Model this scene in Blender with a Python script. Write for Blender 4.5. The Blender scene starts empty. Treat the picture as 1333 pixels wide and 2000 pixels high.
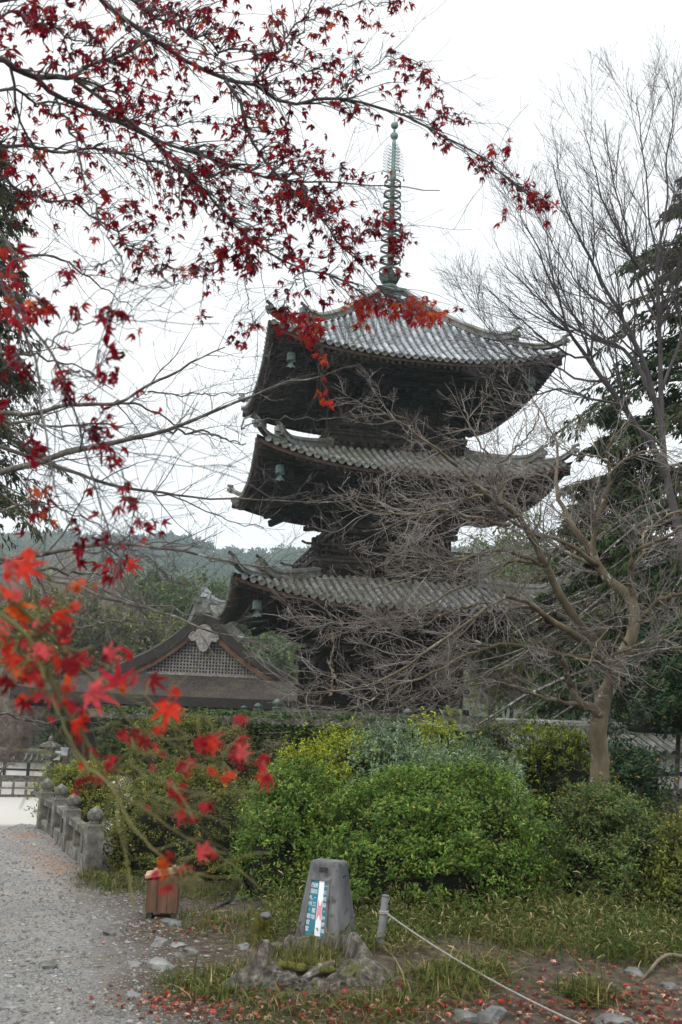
import bpy, bmesh, math, random
import numpy as np
from mathutils import Vector, Matrix
rng = np.random.default_rng(7)
random.seed(7)
scene = bpy.context.scene
COL = scene.collection
PI = math.pi
# ------------------------------------------------------------------ camera model
F, PITCH, ROLL, HC = 1944., .1897, .0403, 1.8

def ray(x, y):
    Xr = x - 666.5; Yr = 1000 - y; c, s = math.cos(ROLL), math.sin(ROLL)
    X = (Xr * c - Yr * s) / F; Y = (Xr * s + Yr * c) / F
    cp, sp = math.cos(PITCH), math.sin(PITCH)
    return np.array([X, cp - sp * Y, sp + cp * Y])

def at(x, y, d):
    r = ray(x, y); return r / r[1] * d + np.array([0, 0, HC])

def ground(x, y, z=0.):
    r = ray(x, y); return r * ((z - HC) / r[2]) + np.array([0, 0, HC])

cam = bpy.data.cameras.new('camera'); cam_o = bpy.data.objects.new('camera', cam); COL.objects.link(cam_o)
cam.sensor_fit = 'VERTICAL'; cam.sensor_height = 36.; cam.sensor_width = 24.
cam.lens = 36. * F / 2000.
cam.clip_start = .05; cam.clip_end = 3000
cam_o.matrix_world = Matrix.Translation((0, 0, HC)) @ Matrix.Rotation(PI / 2 + PITCH, 4, 'X') @ Matrix.Rotation(ROLL, 4, 'Z')
cam.dof.use_dof = True; cam.dof.focus_distance = 22.; cam.dof.aperture_fstop = 6.3
scene.camera = cam_o
scene.view_settings.view_transform = 'Standard'; scene.view_settings.look = 'None'
scene.view_settings.exposure = .56; scene.view_settings.gamma = 1.
scene.render.engine = 'CYCLES'
scene.cycles.max_bounces = 6; scene.cycles.diffuse_bounces = 2; scene.cycles.glossy_bounces = 2
scene.cycles.transmission_bounces = 4; scene.cycles.volume_bounces = 2; scene.cycles.transparent_max_bounces = 8
scene.cycles.use_denoising = True
try:
    scene.cycles.denoiser = 'OPENIMAGEDENOISE'
    scene.cycles.denoising_input_passes = 'RGB_ALBEDO_NORMAL'
except Exception: pass
# ------------------------------------------------------------------ objects
def tag(o, label=None, cat=None, group=None, kind=None):
    if label: o['label'] = label
    if cat: o['category'] = cat
    if group: o['group'] = group
    if kind: o['kind'] = kind
    return o

def empty(name, loc=(0, 0, 0), rz=0., **k):
    o = bpy.data.objects.new(name, None); COL.objects.link(o)
    o.location = loc; o.rotation_euler = (0, 0, rz)
    return tag(o, **k)

class MB:
    def __init__(s):
        s.v = []; s.f = []; s.c = []; s.n = 0; s.uc = False
    def add(s, V, polys, col=None):
        V = np.asarray(V, float).reshape(-1, 3)
        if not isinstance(polys, list): polys = [polys]
        for p in polys:
            p = np.asarray(p, int)
            if p.size: s.f.append(p + s.n)
        s.v.append(V); s.n += len(V)
        c = np.ones((len(V), 4))
        if col is not None:
            s.uc = True
            c[:, :3] = np.asarray(col, float)
        s.c.append(c)
        return s
    def box(s, c, sz, R=None, col=None):
        c = np.asarray(c, float); h = np.asarray(sz, float) / 2
        V = np.array([[x, y, z] for x in (-1, 1) for y in (-1, 1) for z in (-1, 1)]) * h
        if R is not None: V = V @ np.asarray(R).T
        return s.add(V + c, BOXF, col)
    def beam(s, p0, p1, w, h, col=None, up=(0, 0, 1)):
        p0 = np.asarray(p0, float); p1 = np.asarray(p1, float); d = p1 - p0; L = np.linalg.norm(d)
        if L < 1e-6: return s
        d /= L; x = np.cross(d, up); x /= np.linalg.norm(x) + 1e-12; u = np.cross(x, d)
        return s.box((p0 + p1) / 2, (w, L, h), np.stack([x, d, u], 1), col)
    def lathe(s, prof, c=(0, 0, 0), n=12, col=None, R=None):
        a = np.arange(n) * 2 * PI / n
        V = np.array([[r * math.cos(t), r * math.sin(t), z] for r, z in prof for t in a])
        if R is not None: V = V @ np.asarray(R).T
        m = len(prof); q = []
        for i in range(m - 1):
            for j in range(n):
                k = (j + 1) % n
                q.append([i * n + j, i * n + k, (i + 1) * n + k, (i + 1) * n + j])
        caps = [np.array([list(range(n))[::-1]]), np.array([[(m - 1) * n + j for j in range(n)]])]
        return s.add(V + np.asarray(c, float), [np.array(q)] + caps, col)
    def tubes(s, P, R, k=5, col=None):
        V, q = tubes(np.asarray(P, float), np.asarray(R, float), k)
        return s.add(V, q, col)
    def rot4(s, off=0):
        V = np.concatenate(s.v); f0 = list(s.f); C = np.concatenate(s.c); n0 = s.n
        for i in range(1, 4):
            a = i * PI / 2; c, t = math.cos(a), math.sin(a)
            W = V.copy(); W[:, 0] = V[:, 0] * c - V[:, 1] * t; W[:, 1] = V[:, 0] * t + V[:, 1] * c
            s.v.append(W); s.c.append(C); s.f += [p + s.n for p in f0]; s.n += n0
        return s
    def build(s, name, m, parent=None, smooth=False, tint=None, **k):
        me = bpy.data.meshes.new(name)
        V = np.concatenate(s.v)
        loops = np.concatenate([p.ravel() for p in s.f])
        sizes = np.concatenate([np.full(len(p), p.shape[1]) for p in s.f])
        st = np.concatenate([[0], np.cumsum(sizes)[:-1]])
        me.vertices.add(len(V)); me.vertices.foreach_set('co', V.astype(np.float32).ravel())
        me.loops.add(len(loops)); me.loops.foreach_set('vertex_index', loops.astype(np.int32))
        me.polygons.add(len(sizes)); me.polygons.foreach_set('loop_start', st.astype(np.int32))
        try: me.polygons.foreach_set('loop_total', sizes.astype(np.int32))
        except Exception: pass
        me.polygons.foreach_set('use_smooth', np.full(len(sizes), bool(smooth)))
        if s.uc:
            a = me.attributes.new('tint', 'FLOAT_COLOR', 'POINT')
            a.data.foreach_set('color', np.concatenate(s.c).astype(np.float32).ravel())
        me.update(calc_edges=True)
        me.materials.append(m)
        o = bpy.data.objects.new(name, me); COL.objects.link(o)
        if parent is not None: o.parent = parent
        return tag(o, **k)

BOXF = np.array([[0, 1, 3, 2], [4, 6, 7, 5], [0, 4, 5, 1], [2, 3, 7, 6], [0, 2, 6, 4], [1, 5, 7, 3]])

def tubes(P, R, k):
    m, n, _ = P.shape
    T = np.gradient(P, axis=1); T /= np.linalg.norm(T, axis=2, keepdims=True) + 1e-9
    mt = P[:, -1] - P[:, 0]; mt /= np.linalg.norm(mt, axis=1, keepdims=True) + 1e-9
    ref = np.where(np.abs(mt[:, 2:3]) > .75, [[1., 0, 0]], [[0, 0, 1.]])
    N = np.cross(T, ref[:, None, :]); N /= np.linalg.norm(N, axis=2, keepdims=True) + 1e-9
    B = np.cross(T, N)
    a = np.arange(k) * 2 * PI / k
    V = P[:, :, None, :] + R[:, :, None, None] * (N[:, :, None, :] * np.cos(a)[None, None, :, None] + B[:, :, None, :] * np.sin(a)[None, None, :, None])
    idx = np.arange(m * n * k).reshape(m, n, k)
    q = np.stack([idx[:, :-1, :], np.roll(idx[:, :-1, :], -1, 2), np.roll(idx[:, 1:, :], -1, 2), idx[:, 1:, :]], -1).reshape(-1, 4)
    return V.reshape(-1, 3), q

def resample(pts, n):
    pts = np.asarray(pts, float)
    m = len(pts)
    if m == 2: P = pts
    e = np.concatenate([[2 * pts[0] - pts[1]], pts, [2 * pts[-1] - pts[-2]]])
    out = []
    for i in range(m - 1):
        a, b, c, d = e[i], e[i + 1], e[i + 2], e[i + 3]
        for t in np.linspace(0, 1, 8, endpoint=False):
            out.append(.5 * (2 * b + (c - a) * t + (2 * a - 5 * b + 4 * c - d) * t * t + (3 * b - a - 3 * c + d) * t ** 3))
    out.append(pts[-1]); out = np.array(out)
    L = np.concatenate([[0], np.cumsum(np.linalg.norm(np.diff(out[:, :3], axis=0), axis=1))])
    t = np.linspace(0, L[-1], n)
    return np.stack([np.interp(t, L, out[:, i]) for i in range(out.shape[1])], 1)

def unit(a): return a / (np.linalg.norm(a, axis=-1, keepdims=True) + 1e-9)

def grow(P, R, cnt, t0, t1, L, ang, n, trop=(0, 0, 0), wig=.15, rr=.6, flat=1., rmin=.001, lt=.5, g=None):
    """children of the branches P (m,k,3): returns P2 (M,n,3), R2 (M,n)"""
    g = g or rng
    m, k, _ = P.shape
    cnt = np.broadcast_to(cnt, (m,)).astype(int)
    idx = np.repeat(np.arange(m), cnt); M = len(idx)
    if M == 0: return np.zeros((0, n, 3)), np.zeros((0, n))
    t = g.uniform(t0, t1, M) * (k - 1); i = np.minimum(t.astype(int), k - 2); fr = (t - i)[:, None]
    b = P[idx, i] * (1 - fr) + P[idx, i + 1] * fr
    rad = R[idx, i] * (1 - fr[:, 0]) + R[idx, i + 1] * fr[:, 0]
    T = unit(P[idx, i + 1] - P[idx, i])
    w = g.normal(size=(M, 3)); w[:, 2] *= flat
    w = unit(w - (w * T).sum(1, keepdims=True) * T)
    a = np.radians(g.normal(ang, ang * .25, M))[:, None]
    d = unit(T * np.cos(a) + w * np.sin(a))
    Lb = np.broadcast_to(L, (m,))[idx] if np.ndim(L) else np.full(M, L)
    Ls = Lb * (1 - lt * t / (k - 1)) * g.uniform(.55, 1.25, M)
    out = [b]; trop = np.asarray(trop, float)
    for j in range(n - 1):
        d = unit(d + g.normal(size=(M, 3)) * wig + trop)
        out.append(out[-1] + d * (Ls / (n - 1))[:, None])
    P2 = np.stack(out, 1)
    r0 = np.minimum(rad * rr, np.maximum(Ls * .0115, rmin))
    R2 = r0[:, None] * np.linspace(1, .35, n)[None] ; R2 = np.maximum(R2, rmin)
    return P2, R2

def lengths(P): return np.linalg.norm(np.diff(P, axis=1), axis=2).sum(1)

def trace(pts, d0, d1, n=22, jit=0., g=None):
    """pts: (x, y[, width px]) polyline of the reference; depth runs d0 -> d1. returns P (n,3), R(n)"""
    g = g or rng
    A = []
    m = len(pts)
    for i, p in enumerate(pts):
        d = d0 + (d1 - d0) * i / max(1, m - 1)
        A.append(list(at(p[0], p[1], d)) + [p[2] * d / F / 2])
    A = resample(A, n)
    if jit: A[1:-1, :3] += g.normal(size=(n - 2, 3)) * jit
    return A[:, :3], np.maximum(A[:, 3], .0012)

# ------------------------------------------------------------------ materials
def newmat(name):
    m = bpy.data.materials.new(name); m.use_nodes = True
    nt = m.node_tree; b = nt.nodes['Principled BSDF']
    return m, nt, b

def ramp(nt, src, stops):
    r = nt.nodes.new('ShaderNodeValToRGB'); e = r.color_ramp.elements
    while len(e) < len(stops): e.new(.5)
    for k, (p, c) in zip(e, stops):
        k.position = p; k.color = (*c, 1)
    nt.links.new(src, r.inputs[0]); return r.outputs[0]

def noise(nt, scale, detail=5, rough=.6, vec=None, stretch=None):
    tc = nt.nodes.new('ShaderNodeTexCoord'); src = tc.outputs['Object']
    if stretch:
        mp = nt.nodes.new('ShaderNodeMapping'); mp.inputs['Scale'].default_value = stretch
        nt.links.new(src, mp.inputs[0]); src = mp.outputs[0]
    n = nt.nodes.new('ShaderNodeTexNoise'); n.inputs['Scale'].default_value = scale
    n.inputs['Detail'].default_value = detail; n.inputs['Roughness'].default_value = rough
    nt.links.new(src, n.inputs['Vector']); return n.outputs[0]

def mixc(nt, a, b, f, mode='MIX'):
    x = nt.nodes.new('ShaderNodeMix'); x.data_type = 'RGBA'; x.blend_type = mode
    for s, v in ((0, f), (6, a), (7, b)):
        if isinstance(v, (int, float)): x.inputs[s].default_value = v
        elif isinstance(v, tuple): x.inputs[s].default_value = (*v, 1)
        else: nt.links.new(v, x.inputs[s])
    return x.outputs[2]

def bump(nt, b, h, strength=.4, dist=.02):
    n = nt.nodes.new('ShaderNodeBump'); n.inputs['Strength'].default_value = strength; n.inputs['Distance'].default_value = dist
    nt.links.new(h, n.inputs['Height']); nt.links.new(n.outputs[0], b.inputs['Normal'])

def mat(name, cols, scale=4., rough=.8, bscale=None, bstr=.4, bdist=.02, stretch=None, spec=.3, patch=None, metal=0.):
    """cols: dark/mid/light ramp on noise; patch: (scale, lo, hi, color) second layer (moss, lichen, rust)"""
    m, nt, b = newmat(name)
    n = noise(nt, scale, stretch=stretch)
    k = len(cols)
    c = ramp(nt, n, [(.3 + .4 * i / max(1, k - 1), cols[i]) for i in range(k)])
    if patch:
        pn = noise(nt, patch[0], 6, .65); f = ramp(nt, pn, [(patch[1], (0, 0, 0)), (patch[2], (1, 1, 1))])
        c = mixc(nt, c, patch[3], f)
    nt.links.new(c, b.inputs['Base Color'])
    b.inputs['Roughness'].default_value = rough; b.inputs['Specular IOR Level'].default_value = spec; b.inputs['Metallic'].default_value = metal
    if bscale: bump(nt, b, noise(nt, bscale, 6, .7, stretch=stretch), bstr, bdist)
    return m

def leafmat(name, trans=.35, rough=.5, spec=.35, var=.5, vs=30.):
    m, nt, b = newmat(name)
    a = nt.nodes.new('ShaderNodeAttribute'); a.attribute_name = 'tint'
    v = ramp(nt, noise(nt, vs, 3), [(.3, (1 - var, 1 - var, 1 - var)), (.7, (1 + var * .4,) * 3)])
    c = mixc(nt, a.outputs['Color'], v, 1., 'MULTIPLY')
    nt.links.new(c, b.inputs['Base Color']); b.inputs['Roughness'].default_value = rough; b.inputs['Specular IOR Level'].default_value = spec
    if trans > 0:
        t = nt.nodes.new('ShaderNodeBsdfTranslucent'); nt.links.new(c, t.inputs['Color'])
        x = nt.nodes.new('ShaderNodeMixShader'); x.inputs[0].default_value = trans
        nt.links.new(b.outputs[0], x.inputs[1]); nt.links.new(t.outputs[0], x.inputs[2])
        nt.links.new(x.outputs[0], nt.nodes['Material Output'].inputs['Surface'])
    return m

M = {}
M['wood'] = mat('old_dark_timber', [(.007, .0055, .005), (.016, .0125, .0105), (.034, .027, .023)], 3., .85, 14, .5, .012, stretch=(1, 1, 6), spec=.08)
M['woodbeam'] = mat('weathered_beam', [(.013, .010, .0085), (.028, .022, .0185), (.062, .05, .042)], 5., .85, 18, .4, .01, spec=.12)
M['redwood'] = mat('faded_red_eave_board', [(.05, .025, .018), (.085, .045, .034)], 3., .8, 16, .4, .01)
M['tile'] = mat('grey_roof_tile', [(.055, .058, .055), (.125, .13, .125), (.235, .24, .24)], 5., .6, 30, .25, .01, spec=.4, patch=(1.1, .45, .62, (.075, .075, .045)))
M['tilepale'] = mat('pale_blue_grey_roof_tile', [(.17, .19, .215), (.30, .335, .375), (.44, .475, .52)], 6., .42, 30, .2, .008, spec=.6, patch=(7., .6, .72, (.25, .26, .26)))  # paler, bluer and glossier than the tile of the lower roofs
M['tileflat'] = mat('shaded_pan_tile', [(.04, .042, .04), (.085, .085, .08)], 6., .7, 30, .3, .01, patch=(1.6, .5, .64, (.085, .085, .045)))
M['bronze'] = mat('verdigris_bronze', [(.06, .10, .095), (.13, .20, .185), (.21, .30, .275)], 8., .6, 20, .2, .005, metal=.15, patch=(5., .56, .68, (.07, .08, .075)))
M['darkbronze'] = mat('dark_weathered_bronze', [(.025, .035, .03), (.06, .078, .066), (.12, .15, .13)], 7., .5, 20, .2, .005, metal=.3)
M['stone'] = mat('weathered_granite', [(.045, .045, .038), (.125, .12, .105), (.25, .245, .225)], 9., .9, 45, .7, .012, patch=(4., .50, .60, (.055, .058, .04)))
M['concrete'] = mat('grey_cast_stone', [(.06, .06, .063), (.115, .115, .118), (.18, .18, .183)], 6., .9, 60, .7, .008, stretch=(1.6, 1.6, .3), patch=(9., .52, .64, (.06, .06, .058)))
M['bark_roof'] = mat('cypress_bark_thatch', [(.009, .007, .006), (.028, .02, .017), (.10, .083, .074)], 11., .95, 22, 1., .09, stretch=(1, 1, 1), patch=(.9, .5, .66, (.065, .06, .028)))
M['bark_edge'] = mat('dark_thatch_edge', [(.018, .016, .014), (.045, .04, .035)], 6., .95, 20, .5, .03, stretch=(1, 1, 8))
M['gablewood'] = mat('brown_bargeboard', [(.10, .05, .03), (.19, .10, .06)], 4., .8, 18, .4, .01)
M['palewood'] = mat('silvered_timber', [(.12, .11, .10), (.23, .215, .20), (.36, .345, .325)], 7., .85, 22, .3, .01)
M['plaster'] = mat('cream_plaster', [(.42, .34, .22), (.52, .43, .29)], 2., .9)
M['white'] = mat('white_plaster', [(.62, .62, .60), (.78, .78, .77)], 1.5, .9, patch=(2.5, .58, .75, (.45, .45, .42)))
M['black'] = mat('blackened_post', [(.02, .02, .02), (.04, .04, .04)], 4., .7)
M['bark'] = mat('grey_brown_bark', [(.04, .034, .029), (.085, .074, .064), (.16, .145, .127)], 12., .9, 60, .5, .006, patch=(9., .56, .66, (.32, .33, .30)))
M['barktan'] = mat('tan_maple_bark', [(.045, .036, .022), (.105, .084, .052), (.175, .145, .10)], 4., .85, 40, .5, .008, stretch=(1, 1, .5), patch=(6., .60, .68, (.36, .36, .33)))
M['twig'] = mat('pale_grey_twig', [(.07, .058, .05), (.15, .133, .12), (.28, .262, .245)], 3., .85)
M['twigbrown'] = mat('brown_pink_twig', [(.10, .07, .055), (.18, .135, .11), (.27, .22, .19)], 3., .85)
M['twigdark'] = mat('dark_twig', [(.035, .03, .032), (.07, .06, .06)], 5., .8)
M['branchdark'] = mat('dark_maple_bark', [(.04, .034, .036), (.075, .066, .064), (.15, .14, .13)], 9., .85, 50, .4, .004)
M['greenstem'] = mat('olive_young_stem', [(.07, .065, .02), (.15, .135, .05)], 8., .6)
M['leaf'] = leafmat('shrub_leaf', .25, .5, .12, .45, 9.)
M['conifer'] = leafmat('conifer_needle', .15, .65, .08, .4, 4.)
M['redleaf'] = leafmat('red_maple_leaf', .55, .6, .12, .55, 90.)
M['litter'] = leafmat('fallen_leaf', .1, .7, .2, .45, 40.)
M['grass'] = leafmat('grass_blade', .25, .6, .12, .35, 14.)
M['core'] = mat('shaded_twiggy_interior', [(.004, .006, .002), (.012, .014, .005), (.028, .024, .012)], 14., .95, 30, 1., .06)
M['boxwood'] = mat('orange_brown_box_board', [(.065, .033, .019), (.115, .06, .034), (.165, .094, .055)], 6., .7, 26, .3, .004, stretch=(3, 3, .5))
M['boxlid'] = mat('pale_lid_board', [(.27, .165, .105), (.38, .25, .165)], 6., .7, 26, .3, .003)
M['metalpost'] = mat('galvanised_grey_post', [(.15, .155, .165), (.24, .245, .255)], 9., .5, spec=.5)
M['rope'] = mat('white_nylon_rope', [(.17, .165, .155), (.33, .32, .30)], 60., .8)
M['rock'] = mat('grey_rock', [(.05, .05, .048), (.10, .10, .097), (.18, .178, .17)], 8., .9, 30, .6, .01)
M['pebble'] = leafmat('pebble_stone', 0, .9, .2, .3, 30.)
M['stump'] = mat('rotting_grey_stump', [(.03, .025, .02), (.13, .115, .095), (.33, .31, .275)], 9., .95, 30, 1., .05, stretch=(2.8, 2.8, .4), patch=(5., .55, .66, (.12, .13, .03)))
M['moss'] = mat('yellow_green_moss', [(.05, .05, .012), (.11, .11, .018), (.17, .155, .028)], 14., 1., 60, 1., .03)
M['teal'] = mat('teal_sign_paint', [(.0, .13, .19), (.01, .165, .225)], 6., .45, spec=.5)
M['signwhite'] = mat('sign_white', [(.66, .68, .70), (.75, .77, .79)], 20., .5)
M['pink'] = mat('faded_pink_print', [(.58, .23, .25), (.66, .30, .31)], 20., .6)
M['ivywall'] = mat('mossy_retaining_stone', [(.04, .042, .03), (.08, .08, .06), (.14, .14, .11)], 3., .95, 8, .8, .05)

# ground: gravel path / dirt / pale plaza by the lie of the land (patch edges follow noise)
def ground_mat():
    m, nt, b = newmat('ground_cover')
    tc = nt.nodes.new('ShaderNodeTexCoord'); sx = nt.nodes.new('ShaderNodeSeparateXYZ'); nt.links.new(tc.outputs['Object'], sx.inputs[0])
    def mth(op, a, b_=None):
        x = nt.nodes.new('ShaderNodeMath'); x.operation = op
        for i, v in enumerate((a, b_)):
            if v is None: continue
            if isinstance(v, (int, float)): x.inputs[i].default_value = v
            else: nt.links.new(v, x.inputs[i])
        return x.outputs[0]
    X, Y = sx.outputs[0], sx.outputs[1]
    n1 = noise(nt, 1.2, 5); n2 = noise(nt, 14, 6); n3 = noise(nt, 55, 6, .75); n4 = noise(nt, .5, 3)
    grav = ramp(nt, n3, [(.3, (.105, .102, .098)), (.5, (.185, .18, .172)), (.72, (.28, .275, .265))])
    grav = mixc(nt, grav, (.25, .225, .19), ramp(nt, n1, [(.45, (0, 0, 0)), (.62, (.7, .7, .7))]))
    dirt = ramp(nt, n2, [(.3, (.028, .021, .015)), (.5, (.062, .048, .035)), (.7, (.115, .092, .07))])
    dirt = mixc(nt, dirt, (.16, .15, .138), ramp(nt, n3, [(.58, (0, 0, 0)), (.7, (1, 1, 1))]))
    sand = ramp(nt, n2, [(.3, (.36, .345, .315)), (.7, (.46, .445, .415))])
    # path edge: x = -1.25 - .1*(y-6)
    e = mth('ADD', X, mth('MULTIPLY', mth('SUBTRACT', Y, 6.), .28)); e = mth('ADD', e, 1.12)
    e = mth('ADD', e, mth('MULTIPLY', mth('SUBTRACT', n1, .5), 1.1)); e = mth('ADD', e, mth('MULTIPLY', mth('SUBTRACT', n2, .5), .6))
    f = ramp(nt, mth('ADD', mth('MULTIPLY', e, .9), .5), [(.25, (0, 0, 0)), (.8, (1, 1, 1))])
    c = mixc(nt, grav, dirt, f)
    # rusty needle litter by the balustrade
    rx = mth('ABSOLUTE', mth('ADD', mth('ADD', X, mth('MULTIPLY', mth('SUBTRACT', Y, 10.8), .45)), 2.75))
    rf = mth('MULTIPLY', mth('SUBTRACT', 1., mth('MINIMUM', mth('MULTIPLY', rx, 3.), 1.)), ramp(nt, n1, [(.42, (0, 0, 0)), (.56, (.9, .9, .9))]))
    ry = ramp(nt, mth('DIVIDE', mth('SUBTRACT', Y, 9.), 6.), [(.1, (0, 0, 0)), (.25, (1, 1, 1)), (.75, (1, 1, 1)), (.85, (0, 0, 0))])
    c = mixc(nt, c, (.24, .115, .06), mth('MULTIPLY', rf, ry))
    g = mth('DIVIDE', mth('SUBTRACT', mth('ADD', Y, mth('MULTIPLY', n2, .5)), 14.05), .4)
    g = mth('MULTIPLY', mth('MINIMUM', mth('MAXIMUM', g, 0.), 1.), mth('MINIMUM', mth('MAXIMUM', mth('SUBTRACT', mth('DIVIDE', mth('SUBTRACT', 70., Y), 4.), 0.), 0.), 1.))
    lft = mth('LESS_THAN', X, mth('MULTIPLY', Y, -.19))
    c = mixc(nt, c, sand, mth('MULTIPLY', g, lft))
    far = mth('MINIMUM', mth('MAXIMUM', mth('DIVIDE', mth('SUBTRACT', Y, 70.), 8.), 0.), 1.)
    c = mixc(nt, c, ramp(nt, n4, [(.3, (.05, .055, .02)), (.7, (.11, .10, .05))]), far)
    nt.links.new(c, b.inputs['Base Color']); b.inputs['Roughness'].default_value = .95; b.inputs['Specular IOR Level'].default_value = .15
    h = mth('ADD', mth('MULTIPLY', n3, .6), mth('MULTIPLY', n2, .6)); bump(nt, b, h, .8, .03)
    return m
M['ground'] = ground_mat()

# ------------------------------------------------------------------ light: an overcast day
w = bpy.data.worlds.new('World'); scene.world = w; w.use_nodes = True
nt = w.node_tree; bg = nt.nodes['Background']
sky = nt.nodes.new('ShaderNodeTexSky'); sky.sky_type = 'NISHITA'; sky.sun_disc = False
SUN_EL, SUN_AZ = math.radians(38), math.radians(215)
sky.sun_elevation = SUN_EL; sky.sun_rotation = SUN_AZ
sky.air_density = 1.; sky.dust_density = 3.
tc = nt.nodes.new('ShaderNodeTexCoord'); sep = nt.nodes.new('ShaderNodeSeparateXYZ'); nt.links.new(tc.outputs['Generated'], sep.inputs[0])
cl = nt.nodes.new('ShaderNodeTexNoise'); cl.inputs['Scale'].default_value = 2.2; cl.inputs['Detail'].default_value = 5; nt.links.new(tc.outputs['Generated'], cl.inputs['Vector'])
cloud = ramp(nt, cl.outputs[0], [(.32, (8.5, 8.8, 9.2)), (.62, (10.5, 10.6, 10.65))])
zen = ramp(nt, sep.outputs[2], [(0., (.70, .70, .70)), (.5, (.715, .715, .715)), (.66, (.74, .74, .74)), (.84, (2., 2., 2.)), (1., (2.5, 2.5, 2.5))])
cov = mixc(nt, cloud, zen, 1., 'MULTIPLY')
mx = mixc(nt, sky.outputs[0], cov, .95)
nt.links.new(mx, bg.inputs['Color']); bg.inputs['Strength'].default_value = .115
sun = bpy.data.lights.new('sun', 'SUN'); sun.energy = 1.2; sun.angle = math.radians(25); sun.color = (1, .96, .9)
so = bpy.data.objects.new('sun', sun); COL.objects.link(so)
sd = Vector((math.sin(SUN_AZ) * math.cos(SUN_EL), math.cos(SUN_AZ) * math.cos(SUN_EL), math.sin(SUN_EL)))
so.rotation_euler = sd.to_track_quat('Z', 'Y').to_euler(); so.location = (0, -20, 40)
# ================================================================== PAGODA
PSI = .1783; AXZ = .042; PD = 39.
PC = np.array([PD * math.sin(AXZ), PD * math.cos(AXZ)]); Z0 = 1.28
PRX = np.array([math.cos(PSI), math.sin(PSI)]); PRY = np.array([-math.sin(PSI), math.cos(PSI)])
def pw(u, v, z):  # pagoda frame -> world
    q = PC + PRX * u + PRY * v; return np.array([q[0], q[1], z])

pagoda = empty('pagoda', (PC[0], PC[1], Z0), PSI, label='dark timber three storey pagoda with curved tiled roofs and a green bronze spire', cat='pagoda')

class Roof:
    def __init__(s, e, zc, up, t, zt, c, ins=.14):
        s.e, s.zc, s.up, s.t, s.zt, s.c, s.ins = e, zc - Z0, up, t, zt - Z0, c, ins
    def w(s, q): return s.e + (s.t - s.e) * q
    def pt(s, u, q):
        w = s.w(q); r = np.clip(np.abs(u) / w, 0, 1)
        y = -(w - s.ins * (1 - r * r) * (1 - q))
        z = s.zc + (s.zt - s.zc) * (q * (1 - s.c) + s.c * q * q) + s.up * r ** 2.7 * (1 - q) ** 1.6
        return np.stack([u + 0 * y, y, z], -1)
    def under(s, u, y, b):   # height of the eave's underside at (u, y)
        a = np.abs(y); q = np.clip((s.e - a) / (s.e - b), 0, 1)
        z = s.zc - .30 + .30 * (s.e - a) * .62 + .06 * np.maximum(0, s.e - 1.3 - a)
        return z + s.up * (np.clip(np.abs(u) / np.maximum(a, .1), 0, 1)) ** 2.7 * (1 - q) ** 1.4

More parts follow.
